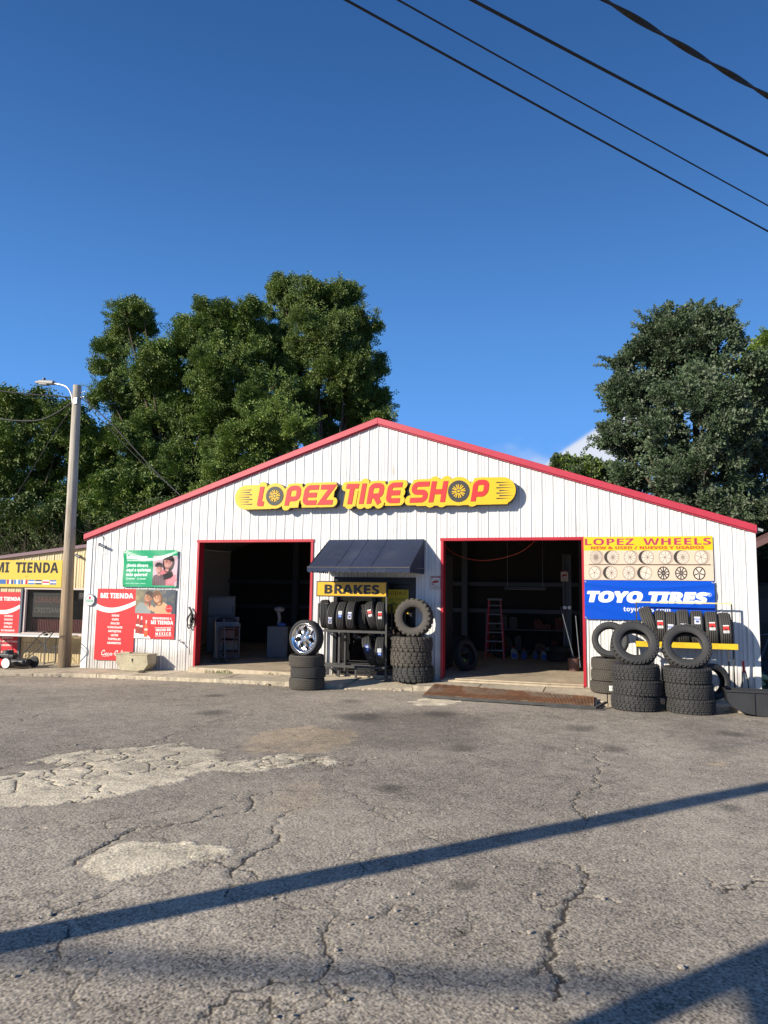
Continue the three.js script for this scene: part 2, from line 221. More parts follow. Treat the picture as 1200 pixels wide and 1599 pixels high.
const DIRT = [[[0.78, 7.84], [0.61, 6.94], [0.94, 6.03], [1.78, 6.3], [2.12, 7.25], [1.81, 7.93], [1.09, 8.2]], [[2.34, 10.15], [2.13, 9.32], [2.37, 8.79], [2.09, 8.26], [2.29, 7.8], [2.49, 9.43], [2.52, 10.18]], [[5.92, 6.62], [6.17, 6.43], [6.21, 6.71], [5.97, 6.95]]];
function lotTile(x0, x1, z0, z1, W, H) {   // masks and textures of one rectangle of the lot; u along x, v along z
  const mask = (draw) => { const c = document.createElement('canvas'); c.width = W; c.height = H; const x = c.getContext('2d'); x.setTransform(W / (x1 - x0), 0, 0, H / (z1 - z0), -x0 * W / (x1 - x0), -z0 * H / (z1 - z0)); x.lineCap = x.lineJoin = 'round'; draw(x); return x.getImageData(0, 0, W, H).data; };
  const r = mulberry(91);
  const jag = (l, amp, n) => { let p = l; for (let k = 0; k < n; k++) { const q = [p[0]]; for (let i = 1; i < p.length; i++) { const [a, b] = [p[i - 1], p[i]], d = Math.hypot(b[0] - a[0], b[1] - a[1]); q.push([(a[0] + b[0]) / 2 + (r() - 0.5) * d * amp, (a[1] + b[1]) / 2 + (r() - 0.5) * d * amp], b); } p = q; } return p; };
  const line = (x, l, w0) => { for (let i = 1; i < l.length; i++) { const t = i / l.length; x.lineWidth = w0 * (0.35 + 0.9 * Math.sin(Math.PI * (0.12 + 0.8 * t)) * (0.45 + 0.9 * r())); x.beginPath(); x.moveTo(...l[i - 1]); x.lineTo(...l[i]); x.stroke(); } };
  const crack = mask((x) => {
    x.strokeStyle = '#fff';
    CRACKS.forEach((l, i) => line(x, jag(l, 0.4, 4), 0.0092 * CW[i]));
    CRACKS.forEach((l, i) => { for (let k = 0; k < 3; k++) { const a = l[Math.floor(r() * l.length)], s = 0.15 + 0.35 * r(), q = r() * 6.28; line(x, jag([a, [a[0] + Math.cos(q) * s * 0.5, a[1] + Math.sin(q) * s], [a[0] + Math.cos(q + 0.5) * s, a[1] + Math.sin(q + 0.5) * s * 1.8]], 0.5, 3), 0.0046 * CW[i] ** 0.5); } });
    for (let k = 0; k < 150; k++) { let px = lerp(-8, 9, r()), pz = lerp(1.8, 13, r()), q = r() * 6.28; const l = [[px, pz]]; for (let s = 0; s < 4; s++) { q += (r() - 0.5) * 1.3; px += Math.cos(q) * 0.22; pz += Math.sin(q) * 0.3; l.push([px, pz]); } line(x, jag(l, 0.5, 3), 0.0045); }
  });
  const fill = (list, amp) => (x) => { x.fillStyle = '#fff'; list.forEach((l) => { const q = jag([...l, l[0]], amp, 3); x.beginPath(); q.forEach((p, i) => (i ? x.lineTo(...p) : x.moveTo(...p))); x.fill(); }); };
  const pat = mask(fill(PATCH, 0.4)), dir = mask(fill(DIRT, 0.3));
  const pcr = mask((x) => { x.strokeStyle = '#fff'; const g = mulberry(5); for (const P of PATCH.slice(0, 2)) for (let k = 0; k < 22; k++) { const a = P[Math.floor(g() * P.length)], b = P[Math.floor(g() * P.length)], s = g() * 0.6, e = s + 0.4; line(x, jag([[lerp(a[0], b[0], s), lerp(a[1], b[1], s)], [lerp(a[0], b[0], e), lerp(a[1], b[1], e)]], 0.7, 4), 0.014); } });
  const blur = (m, rad) => { let a = new Float32Array(W * H); for (let i = 0; i < W * H; i++) a[i] = m[i * 4 + 3] / 255; for (let k = 0; k < 2; k++) { const b = new Float32Array(W * H); for (let y = 0; y < H; y++) { let s = 0; for (let x = -rad; x < W; x++) { if (x + rad < W) s += a[y * W + x + rad]; if (x - rad - 1 >= 0) s -= a[y * W + x - rad - 1]; if (x >= 0) b[y * W + x] = s / (2 * rad + 1); } } a = new Float32Array(W * H); for (let x = 0; x < W; x++) { let s = 0; for (let y = -rad; y < H; y++) { if (y + rad < H) s += b[(y + rad) * W + x]; if (y - rad - 1 >= 0) s -= b[(y - rad - 1) * W + x]; if (y >= 0) a[y * W + x] = s / (2 * rad + 1); } } } return a; };
  const dirt = blur(dir, Math.round(0.1 * W / (x1 - x0))), pSoft = blur(pat, Math.max(1, Math.round(0.07 * W / (x1 - x0))));
  const col = new Uint8Array(W * H * 4), bmp = new Uint8Array(W * H * 4), rg = mulberry(17), relief = new Float32Array(W * H), px = (x1 - x0) / W, fine = px < 0.008;
  const grit = new Float32Array(W * H); for (let i = 0; i < W * H; i++) grit[i] = rg();
  for (let j = 0; j < H; j++) for (let i = 0; i < W; i++) {
    const x = x0 + (i + 0.5) / W * (x1 - x0), z = z0 + (j + 0.5) / H * (z1 - z0), o = j * W + i;
    const big = samp(NA, x * 21 + 40, z * 21), mid = samp(NB, x * 60, z * 60 + 77), sm = samp(NC, x * 190, z * 190), tiny = samp(NC, x * 620 + 90, z * 620);
    const up = grit[Math.max(0, o - W)], g1 = grit[o], g2 = (g1 + grit[Math.max(0, o - 1)] + up + grit[Math.max(0, o - W - 1)]) / 4;
    const gr = fine ? (g1 - 0.5) * 0.85 + (g2 - 0.5) * 1.0 : (g1 - 0.5) * 0.45 + (g2 - 0.5) * 0.5;
    let k = 1 + gr + 0.5 * (big - 0.5) + 0.55 * (mid - 0.5) + 0.5 * (sm - 0.5) + 0.3 * (tiny - 0.5);
    const stain = sstep(0.57, 0.72, samp(NA, x * 34 + 300, z * 26 + 120)), bleach = sstep(0.55, 0.72, samp(NB, x * 15 + 11, z * 30 + 310));
    k *= (1 - 0.36 * stain) * (1 + 0.16 * bleach);
    const zone = 0.8 + 0.36 * sstep(0.38, 0.6, samp(NA, x * 7 + 210, z * 9 + 60)) + 0.1 * clamp((x - 2) / 5, -1, 1); k *= zone; for (const [ox, oz, orr] of OIL) { const q = Math.hypot(x - ox, (z - oz) * 0.8) / orr; if (q < 1.4) k *= 1 - 0.5 * sstep(1.25, 0.2, q + 0.9 * (mid - 0.5)); } let R = 0.37 * k, G = 0.32 * k, B = 0.252 * k;
    const dust = sstep(0.5, 0.7, samp(NA, x * 11 + 160, z * 16 + 30)) * 0.35; R += dust * 0.035; G += dust * 0.024; B += dust * 0.008;
    const dm = (z > 8.3 ? 0.35 : 0.8) * sstep(0.25, 0.95, dirt[o] + 1.3 * (mid - 0.5) + 0.7 * (sm - 0.5) + 0.5 * (tiny - 0.5)) * Math.min(1, dirt[o] * 4), pm = 0.92 * sstep(0.36, 0.72, pSoft[o] + 0.75 * (mid - 0.5) + 0.9 * (sm - 0.5) + 0.7 * (tiny - 0.5)) * Math.min(1, pSoft[o] * 5), pcrk = pcr[o * 4 + 3] / 255;
    const dk = 0.3 + 0.7 * k; R = lerp(R, (0.36 + 0.2 * tiny) * dk, dm); G = lerp(G, (0.275 + 0.16 * tiny) * dk, dm); B = lerp(B, (0.175 + 0.11 * tiny) * dk, dm);
    const pk = 0.86 + 0.85 * gr * 0.8 + 0.55 * (mid - 0.5) + 0.8 * (sm - 0.5); R = lerp(R, 0.66 * pk, pm); G = lerp(G, 0.575 * pk, pm); B = lerp(B, 0.42 * pk, pm);
    const rim = clamp((pSoft[o] - pm) * 1.2) * 0.2; R *= 1 - rim; G *= 1 - rim; B *= 1 - rim;
    let c = crack[o * 4 + 3] / 255 * (1 - 0.5 * pm); c = Math.max(c, pcrk * pm * 0.9);
    c = Math.min(1, c * 1.3); R = lerp(R, 0.035, c * 0.92); G = lerp(G, 0.03, c * 0.92); B = lerp(B, 0.026, c * 0.92);
    relief[o] = -0.014 * c + 0.01 * pm * (0.3 + sm) - 0.012 * dm * 0.5 + 0.012 * (mid - 0.5);
    col[o * 4] = toS(R); col[o * 4 + 1] = toS(G); col[o * 4 + 2] = toS(B); col[o * 4 + 3] = 255;
    bmp[o * 4] = bmp[o * 4 + 1] = bmp[o * 4 + 2] = 255 * clamp(0.5 + (g2 - 0.5) * 0.9 + (tiny - 0.5) * 0.7 + (sm - 0.5) * 0.5 - c * 0.3); bmp[o * 4 + 3] = 255;
  }
  const T = (d, s) => { const t = new THREE.DataTexture(d, W, H); t.magFilter = THREE.LinearFilter; if (s) t.colorSpace = THREE.SRGBColorSpace; t.needsUpdate = true; return t; };
  const material = new THREE.MeshStandardMaterial({ map: T(col, true), bumpMap: T(bmp, false), bumpScale: fine ? 0.0052 : 0.01, roughness: 0.93, side: THREE.DoubleSide });
  return { material, at: (x, z) => relief[clamp(Math.floor((z - z0) / (z1 - z0) * H), 0, H - 1) * W + clamp(Math.floor((x - x0) / (x1 - x0) * W), 0, W - 1)] };
}
function lotMesh(name, x0, x1, z0, z1, nx, nz, tile) {
  const pos = [], uv = [], idx = [];
  for (let j = 0; j <= nz; j++) for (let i = 0; i <= nx; i++) {
    const x = lerp(x0, x1, i / nx), z = lerp(z0, z1, j / nz), edge = Math.min(i, nx - i, j, nz - j);
    const und = 0.035 * (samp(NA, x * 16, z * 16) - 0.5) * sstep(1.5, 3, z), rel = edge > 0 ? tile.at(x, z) : 0;
    pos.push(x, lotY(x, z) + (edge ? und : und) + rel, z); uv.push(i / nx, j / nz);
  }
  for (let j = 0; j < nz; j++) for (let i = 0; i < nx; i++) { const a = j * (nx + 1) + i, b = a + 1, c = a + nx + 1, d = c + 1; idx.push(a, c, b, b, c, d); }
  const g = new THREE.BufferGeometry(); g.setAttribute('position', new THREE.Float32BufferAttribute(pos, 3)); g.setAttribute('uv', new THREE.Float32BufferAttribute(uv, 2)); g.setIndex(idx); g.computeVertexNormals();
  const m = shade(new THREE.Mesh(g, tile.material)); m.name = name; m.userData.kind = 'structure'; scene.add(m); return m;
}
lotMesh('asphalt_lot', -4.9, 7.8, 6, 13.4, 620, 370, lotTile(-4.9, 7.8, 6, 13.4, 2048, 1193));
lotMesh('asphalt_lot_001', -13, 13, 0.2, 6, 520, 116, lotTile(-13, 13, 0.2, 6, 2048, 457));
{
  const tex = tileTex(512, 6, (x, y) => { const k = 0.75 + 0.6 * (samp(NA, x, y) - 0.5) + 0.8 * (samp(NC, x * 3, y * 3) - 0.5) + 0.4; return [0.19 * k, 0.17 * k, 0.142 * k]; });
  const m = new THREE.MeshStandardMaterial({ map: tex, color: C3(1.5, 1.5, 1.45), roughness: 0.93, side: THREE.DoubleSide }), gs = [];
  const strip = (x0, x1, z0, z1) => { const g = new THREE.PlaneGeometry(x1 - x0, z1 - z0, 90, 90).rotateX(-Math.PI / 2).translate((x0 + x1) / 2, 0, (z0 + z1) / 2), p = g.attributes.position; for (let i = 0; i < p.count; i++) p.setY(i, lotY(p.getX(i), p.getZ(i)) + 0.035 * (samp(NA, p.getX(i) * 16, p.getZ(i) * 16) - 0.5) * sstep(1.5, 3, p.getZ(i)) - 0.012); g.computeVertexNormals(); gs.push(g); };
  strip(-5, 7.9, 13.3, 45); strip(-40, -4.8, 5.8, 45); strip(7.7, 40, 5.8, 45); strip(-40, -12.9, 0.2, 6); strip(12.9, 40, 0.2, 6);
  struct('parking_ground', gs, m);
  const far = [];
  const flat = (x0, x1, z0, z1) => far.push(new THREE.PlaneGeometry(x1 - x0, z1 - z0).rotateX(-Math.PI / 2).translate((x0 + x1) / 2, -0.36, (z0 + z1) / 2));
  flat(-700, 700, -700, 0.21); flat(-700, -39.9, 0.21, 45); flat(39.9, 700, 0.21, 45); flat(-700, 700, 44.9, 700);
  struct('ground', far, mat(0.085, 0.085, 0.035, 0.95));
}
// pebbles broken out of the asphalt
{
  const list = []; const r = mulberry(33);
  for (let k = 0; k < 260; k++) { let x, z; if (k < 120) { const P = CRACKS[Math.floor(r() * CRACKS.length)], q = P[Math.floor(r() * P.length)]; x = q[0] + (r() - 0.5) * 0.5; z = q[1] + (r() - 0.5) * 0.7; } else { x = lerp(-2, 7, r()); z = lerp(2.2, 12, r()); } const s = 0.006 + 0.014 * r() * r(), g = new THREE.DodecahedronGeometry(s, 0); g.scale(1, 0.6, 0.8 + 0.4 * r()); g.rotateY(r() * 6); list.push(g.translate(x, lotY(x, z) + s * 0.3, z)); }
  const m = part('pebbles', list, M.pebble, scene); m.userData = { kind: 'stuff', label: 'loose grey pebbles scattered on the asphalt', category: 'pebbles' };
}

// ---------------------------------------------------------------- pavement in front of the shop: concrete slabs with a kerb face
const KERB = [[-16, 2.1], [-8.6, 1.75], [-7.9, 1.4], [-7, 1.12], [-3.84, 1.27], [-1.4, 1.45], [-0.15, 1.4], [1.07, 1.02], [1.67, 0.95], [4.85, 1.85], [5.5, 1.8], [7.6, 1.6], [11, 1.5]];
const kerbZ = (x) => { for (let i = 1; i < KERB.length; i++) if (x <= KERB[i][0]) { const t = (x - KERB[i - 1][0]) / (KERB[i][0] - KERB[i - 1][0]); return lerp(KERB[i - 1][1], KERB[i][1], t); } return 1.5; };
const paveY = (x) => (x < -7.7 ? -0.235 : x < -4.5 ? lerp(-0.235, -0.18, (x + 7.7) / 3.2) : x < -1.5 ? lerp(-0.18, -0.115, (x + 4.5) / 3) : x < 4.6 ? -0.11 : -0.1);
{
  const pave = new THREE.Group(); pave.name = 'pavement'; pave.userData.kind = 'structure'; scene.add(pave);
  const cuts = [-16, -12, -9.7, -7.95, -6.4, -4.75, -3.1, -1.5, -0.25, 1.15, 2.45, 3.75, 4.95, 6.3, 7.7, 11], r = mulberry(3);
  for (let i = 1; i < cuts.length; i++) {
    const a = cuts[i - 1] + 0.006, b = cuts[i] - 0.006, n = 8, top = [], dz = (r() - 0.5) * 0.012, back = a < -7.9 ? -1.6 : -0.02;
    const s = new THREE.Shape(); s.moveTo(a, -back); s.lineTo(b, -back);
    for (let k = 0; k <= n * 3; k++) { const x = lerp(b, a, k / (n * 3)); s.lineTo(x, -(kerbZ(x) - 0.012 + (r() - 0.5) * 0.022)); }
    const g = new THREE.ExtrudeGeometry(s, { depth: 0.3, bevelEnabled: true, bevelSize: 0.012, bevelThickness: 0.012, bevelOffset: -0.012, bevelSegments: 2 }).rotateX(-Math.PI / 2).translate(0, -0.312, 0);
    const p = g.attributes.position, broken = a > -0.4 && b < 1.3;
    for (let k = 0; k < p.count; k++) { const x = p.getX(k), z = p.getZ(k); p.setY(k, p.getY(k) + paveY(x) + dz * 0.4 - (broken ? 0.075 * sstep(0.3, 1.35, z) : 0.012 * clamp(z))); }
    g.computeVertexNormals(); part('slab', g, M.concrete[i % 3], pave);
  }
  // broken lumps along the worn edge
  const lumps = []; for (let k = 0; k < 70; k++) { const x = lerp(-8, 5, r()), s = 0.012 + 0.035 * r() * r(); lumps.push(new THREE.DodecahedronGeometry(s, 0).scale(1.4, 0.7, 1).rotateY(r() * 6).translate(x, lotY(x, kerbZ(x) + 0.05) + s * 0.3, kerbZ(x) + 0.02 + r() * 0.12)); }
  const lm = part('rubble', lumps, M.concrete[0], pave); lm.userData.kind = 'stuff';
}
struct('garage_floor', [span(-7.6, 7.6, -0.3, FLOOR, -7.3, -0.03), span(-4.5, -1.56, -0.3, FLOOR, -0.03, 0.3), span(1.55, 4.49, -0.3, FLOOR - 0.02, -0.03, 0.14), span(-0.92, 0.9, -0.3, FLOOR, -0.03, 0.1)], M.floor);
{
  const spots = [[-3.55, 0.33, FLOOR - 0.1, 34], [-3.95, 0.34, FLOOR - 0.1, 16], [-2.2, 0.34, FLOOR - 0.1, 12], [-3.3, 1.33, -0.3, 22], [-2.4, 0.34, FLOOR - 0.1, 8], [-1.75, 1.55, -0.26, 8]];
  spots.forEach(([x, z, y, n], i) => {
    const gs = []; for (let k = 0; k < n; k++) { const h = rr(0.03, 0.11), a = rr(0, 6.28), px = x + rr(-0.18, 0.18), pz = z + rr(-0.03, 0.05); gs.push(poly3([[px - 0.006, y, pz], [px + 0.006, y, pz], [px + Math.cos(a) * h * 0.5, y + h, pz + Math.sin(a) * h * 0.4]])); if (k % 2) { const q = new THREE.CircleGeometry(0.015, 5).rotateX(rr(-1.4, -0.4)).rotateY(a).translate(px, y + h * 0.7, pz); gs.push(q); } }
    const wd = solo('weed', ['green weed tuft in the joint of the left garage doorstep', 'small weed left of the green tuft on the left doorstep', 'dry weed sprigs at the right of the left doorstep', 'yellow green weed at the kerb foot below the left garage', 'tiny weed sprigs in the middle of the left doorstep', 'tiny weed beside the stack topped by the chrome wheel'][i], 'weed', gs, M.weed[i % 2]); wd.userData.kind = 'stuff';
  });
}
function poly3(p) { const g = new THREE.BufferGeometry(); g.setAttribute('position', new THREE.Float32BufferAttribute(p.flat(), 3)); g.computeVertexNormals(); return g; }

// ---------------------------------------------------------------- the tyre shop
const SLOPE = 0.331, RIDGE = 5.63, RX = 0.03;
const roofY = (x) => RIDGE - SLOPE * Math.abs(x - RX);
const OPEN = [[-4.545, -1.515, 2.95], [1.515, 4.54, 2.95], [-0.99, 0.95, 2.09]];
const inOpen = (x) => OPEN.find((o) => x > o[0] && x < o[1]);
const PITCH = 0.2286;
const RIBP = [[0, 0], [0.017, 0.017], [0.034, 0.017], [0.051, 0], [0.096, 0], [0.105, 0.007], [0.115, 0.007], [0.124, 0], [0.16, 0], [0.169, 0.007], [0.179, 0.007], [0.188, 0]];
function ribbed(x0, x1, first, y0, y1, cuts = []) {   // vertical ribbed sheet: strips between profile points, y0/y1 functions of x
  const xs = []; for (let k = Math.floor((x0 - first) / PITCH) - 1; first + k * PITCH < x1; k++) for (const [dx, dz] of RIBP) xs.push([first + k * PITCH + dx - 0.025, dz]);
  const zAt = (x) => { for (let i = 1; i < xs.length; i++) if (x <= xs[i][0]) { const t = (x - xs[i - 1][0]) / (xs[i][0] - xs[i - 1][0]); return lerp(xs[i - 1][1], xs[i][1], t); } return 0; };
  const all = [x0, x1, ...cuts, ...xs.map((p) => p[0])].filter((x) => x >= x0 && x <= x1).sort((a, b) => a - b).filter((x, i, a) => !i || x - a[i - 1] > 1e-5);
  const pos = [], uv = [];
  for (let i = 1; i < all.length; i++) {
    const a = all[i - 1], b = all[i], m = (a + b) / 2, ya = y0(m), yb = y0(m), ta = y1(a), tb = y1(b); if (ta - ya < 0.01) continue;
    const za = zAt(a), zb = zAt(b), q = [[a, ya, za], [b, yb, zb], [b, tb, zb], [a, ya, za], [b, tb, zb], [a, ta, za]];
    for (const p of q) { pos.push(...p); uv.push(p[0], p[1]); }
  }
  const g = new THREE.BufferGeometry(); g.setAttribute('position', new THREE.Float32BufferAttribute(pos, 3)); g.setAttribute('uv', new THREE.Float32BufferAttribute(uv, 2)); g.computeVertexNormals(); return g;
}
const shop = thing('tire_shop', 'white ribbed metal tire shop with red trim and two open garage bays', 'building');
{
  const first = -14.9 * PITCH, cuts = [RX, ...OPEN.flatMap((o) => [o[0], o[1]])];
  let k = -19, n = 0;
  for (; first + k * PITCH < 7.7; k += 4, n++) {
    const a = Math.max(-7.74, first + k * PITCH + 0.026), b = Math.min(7.74, first + (k + 4) * PITCH + 0.025); if (b - a < 0.05) continue;
    const g = ribbed(a, b, first, (x) => inOpen(x)?.[2] ?? -0.3, (x) => roofY(x) - 0.0, cuts.filter((c) => c > a && c < b));
    g.translate(0, 0, (n % 2) * 0.0012); part('siding_panel', g, M.siding[(n * 7 + (n >> 1)) % 3], shop, true);
  }
  // screws on the lap lines at the girts
  const scr = []; for (const y of [0.35, 1.25, 2.55]) for (let x = -7.6; x < 7.6; x += PITCH) if (!inOpen(x + 0.1) || y > 2.95) scr.push(new THREE.CylinderGeometry(0.006, 0.006, 0.006, 6).rotateX(Math.PI / 2).translate(first + Math.round((x - first) / PITCH) * PITCH + 0.075, y, 0.003)); 
  const sm = part('screws', scr.filter((g) => { g.computeBoundingBox(); const c = g.boundingBox.getCenter(new THREE.Vector3()); return !inOpen(c.x); }), M.galv, shop); sm.userData.kind = 'stuff';
  // inside lining, other walls, roof
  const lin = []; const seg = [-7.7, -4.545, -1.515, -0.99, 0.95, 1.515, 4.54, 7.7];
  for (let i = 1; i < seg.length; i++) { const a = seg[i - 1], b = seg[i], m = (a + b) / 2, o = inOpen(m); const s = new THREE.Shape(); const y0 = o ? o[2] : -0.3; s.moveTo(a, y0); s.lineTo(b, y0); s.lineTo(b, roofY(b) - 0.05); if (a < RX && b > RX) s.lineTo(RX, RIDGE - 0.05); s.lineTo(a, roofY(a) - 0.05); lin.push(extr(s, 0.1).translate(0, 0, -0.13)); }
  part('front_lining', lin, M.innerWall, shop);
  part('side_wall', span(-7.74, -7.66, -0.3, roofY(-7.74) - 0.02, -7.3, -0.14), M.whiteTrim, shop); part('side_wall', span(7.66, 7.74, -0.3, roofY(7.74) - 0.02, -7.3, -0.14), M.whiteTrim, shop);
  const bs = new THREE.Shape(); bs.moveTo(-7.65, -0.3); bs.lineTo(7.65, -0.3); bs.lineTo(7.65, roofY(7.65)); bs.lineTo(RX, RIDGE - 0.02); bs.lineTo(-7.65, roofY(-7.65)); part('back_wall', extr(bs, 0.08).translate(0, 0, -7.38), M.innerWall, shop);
  for (const s of [-1, 1]) { const L = 7.86 / Math.cos(Math.atan(SLOPE)), g = box(L, 0.05, 7.5, s * L / 2, 0.028, -3.69).applyMatrix4(new THREE.Matrix4().makeRotationZ(-s * Math.atan(SLOPE))).translate(RX, RIDGE, 0); part('roof', g, M.roofTin, shop); }
  // red rake trim: a folded board each side
  for (const s of [-1, 1]) {
    const xe = s > 0 ? 7.79 : -7.83, ye = roofY(xe), t = 0.135; const sh = poly([[RX, RIDGE - 0.035], [xe, ye - 0.035], [xe, ye - 0.035 + t], [RX, RIDGE - 0.035 + t + 0.005]]);
    const g = extr(sh, 0.13, 0.006).translate(0, 0, -0.035); const low = extr(poly([[RX, RIDGE - 0.062], [xe, ye - 0.062], [xe, ye - 0.03], [RX, RIDGE - 0.03]]), 0.05, 0.004).translate(0, 0, 0.012); part('rake_trim', [g, low], M.redTrim, shop);
  }
  // corner trim
  part('corner_trim', [span(-7.77, -7.6, -0.3, roofY(-7.7) - 0.03, 0.002, 0.024), span(-7.77, -7.745, -0.3, roofY(-7.77) - 0.03, -0.16, 0.001)], M.whiteTrim, shop);
  part('corner_trim', [span(7.66, 7.77, -0.3, roofY(7.7) - 0.03, 0.002, 0.024), span(7.745, 7.77, -0.3, roofY(7.77) - 0.03, -0.16, 0.001)], M.whiteTrim, shop);
  for (const [a, b, h] of OPEN.slice(0, 2)) {
    const fr = new THREE.Group(); fr.name = 'garage_door_frame'; shop.add(fr);
    part('jamb', span(a - 0.005, a + 0.05, -0.13, h - 0.05, -0.2, 0.032), M.redDoor, fr); part('jamb', span(b - 0.05, b + 0.005, -0.13, h - 0.05, -0.2, 0.032), M.redDoor, fr); part('header', span(a - 0.02, b + 0.02, h - 0.05, h + 0.012, -0.2, 0.036), M.redDoor, fr);
  }
  // steel inside: girts, posts, rafters
  for (const y of [1.2, 2.03]) part('girt', span(-7.6, 7.6, y - 0.06, y + 0.06, -7.28, -7.1), M.grayPaint, shop);
  for (const x of [-5, -1.2, 0.75, 4.3]) part('post', span(x - 0.09, x + 0.09, FLOOR, 4.1, -7.08, -6.9), M.grayPaint, shop);
  for (const z of [-3.6]) { for (const s of [-1, 1]) part('rafter', bar([s * 7.6, roofY(7.6) - 0.25, z], [0, RIDGE - 0.3, z], 0.12, 0.24), M.grayPaint, shop); }
  // storefront under the awning
  const sf = new THREE.Group(); sf.name = 'storefront'; shop.add(sf); const Z = -0.09;
  part('frame', [span(-0.985, 0.945, 1.94, 2.085, Z - 0.06, 0.03), span(-0.985, -0.9, FLOOR, 1.94, Z - 0.05, 0.025), span(0.86, 0.945, FLOOR, 1.94, Z - 0.05, 0.025), span(-0.055, 0.02, FLOOR, 1.94, Z - 0.05, 0.02), span(-0.9, -0.055, FLOOR, 0.18, Z - 0.05, 0.015), span(0.02, 0.86, FLOOR, 0.02, Z - 0.05, 0.015)], M.bronze, sf);
  const dr = new THREE.Group(); dr.name = 'glass_door'; shop.add(dr);
  part('door_frame', [span(0.03, 0.12, 0.03, 1.93, Z - 0.03, Z + 0.025), span(0.76, 0.85, 0.03, 1.93, Z - 0.03, Z + 0.025), span(0.12, 0.76, 1.82, 1.93, Z - 0.03, Z + 0.025), span(0.12, 0.76, 0.03, 0.26, Z - 0.03, Z + 0.025)], M.bronze, dr);
  part('pane', span(0.12, 0.76, 0.26, 1.82, Z - 0.006, Z), M.glass, dr); part('handle', [rod([0.17, 0.75, Z + 0.07], [0.17, 1.05, Z + 0.07], 0.012), rod([0.17, 0.78, Z + 0.02], [0.17, 0.78, Z + 0.07], 0.008), rod([0.17, 1.02, Z + 0.02], [0.17, 1.02, Z + 0.07], 0.008)], M.steel, dr);
  part('pane', span(-0.9, -0.055, 0.18, 1.94, Z - 0.006, Z), M.glass, sf);
  // office behind the glass
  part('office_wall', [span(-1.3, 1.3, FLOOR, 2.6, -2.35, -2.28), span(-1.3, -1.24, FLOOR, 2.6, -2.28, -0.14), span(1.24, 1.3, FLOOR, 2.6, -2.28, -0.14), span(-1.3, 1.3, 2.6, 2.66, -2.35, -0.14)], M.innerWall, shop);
}
{   // awning
  const aw = new THREE.Group(); aw.name = 'awning'; shop.add(aw);
  const x0 = -1.12, x1 = 1.14, yt = 2.94, yb = 2.27, d = 1.25, N = 60, pos = [], top = [];
  const sag = (u, v) => 0.02 * Math.sin(u * Math.PI * 5) * Math.sin(v * Math.PI) - 0.025 * Math.sin(v * Math.PI);
  const g = new THREE.PlaneGeometry(1, 1, N, 12), p = g.attributes.position;
  for (let i = 0; i < p.count; i++) { const u = p.getX(i) + 0.5, v = 0.5 - p.getY(i); p.setXYZ(i, lerp(x0, x1, u), lerp(yt, yb, v) + sag(u, v), 0.03 + d * v); } g.computeVertexNormals(); part('canopy', g, M.awning, aw);
  for (const x of [x0 + 0.002, x1 - 0.002]) part('side_panel', poly3([[x, yt, 0.03], [x, yb, 0.03 + d], [x, yb + 0.02, 0.03]]), M.awning, aw);
  const valance = (a, b, n) => { const s = new THREE.Shape(); const L = b - a; s.moveTo(0, 0.005); s.lineTo(L, 0.005); const dx = L / n; for (let k = n; k > 0; k--) { s.lineTo(k * dx, -0.08); s.quadraticCurveTo((k - 0.5) * dx, -0.14, (k - 1) * dx + 0.006, -0.08); } return extr(s, 0.006); };
  const v = valance(0, x1 - x0, 18).translate(x0, yb, 0.03 + d); const q = v.attributes.position; for (let i = 0; i < q.count; i++) q.setZ(i, q.getZ(i) + 0.016 * Math.sin(q.getX(i) * 14) * (yb - q.getY(i)) / 0.1); part('valance', v, M.awning, aw);
  for (const x of [x0, x1 - 0.006]) part('valance', valance(0, d, 10).rotateY(-Math.PI / 2).translate(x + 0.006, yb, 0.03), M.awning, aw);
  part('edge_binding', [bar([x0, yb + 0.004, 0.036 + d], [x1, yb + 0.004, 0.036 + d], 0.014)], M.awningEdge, aw);
  part('frame', [rod([x0 + 0.02, yb, 0.03], [x0 + 0.02, yb, d], 0.012), rod([x1 - 0.02, yb, 0.03], [x1 - 0.02, yb, d], 0.012), rod([x0, yb - 0.01, d], [x1, yb - 0.01, d], 0.012), rod([0, yt - 0.04, 0.04], [0, yb - 0.01, d], 0.012)], M.galv, aw);
  for (const f of [0.27, 0.42, 0.62]) { const x = lerp(x0, x1, f); part('seam', tube([0, 0.25, 0.5, 0.75, 1].map((t) => [x, lerp(yt, yb, t) + sag(f, t) + 0.003, 0.03 + d * t]), 0.005, 12, 5), M.awning, aw); }
}

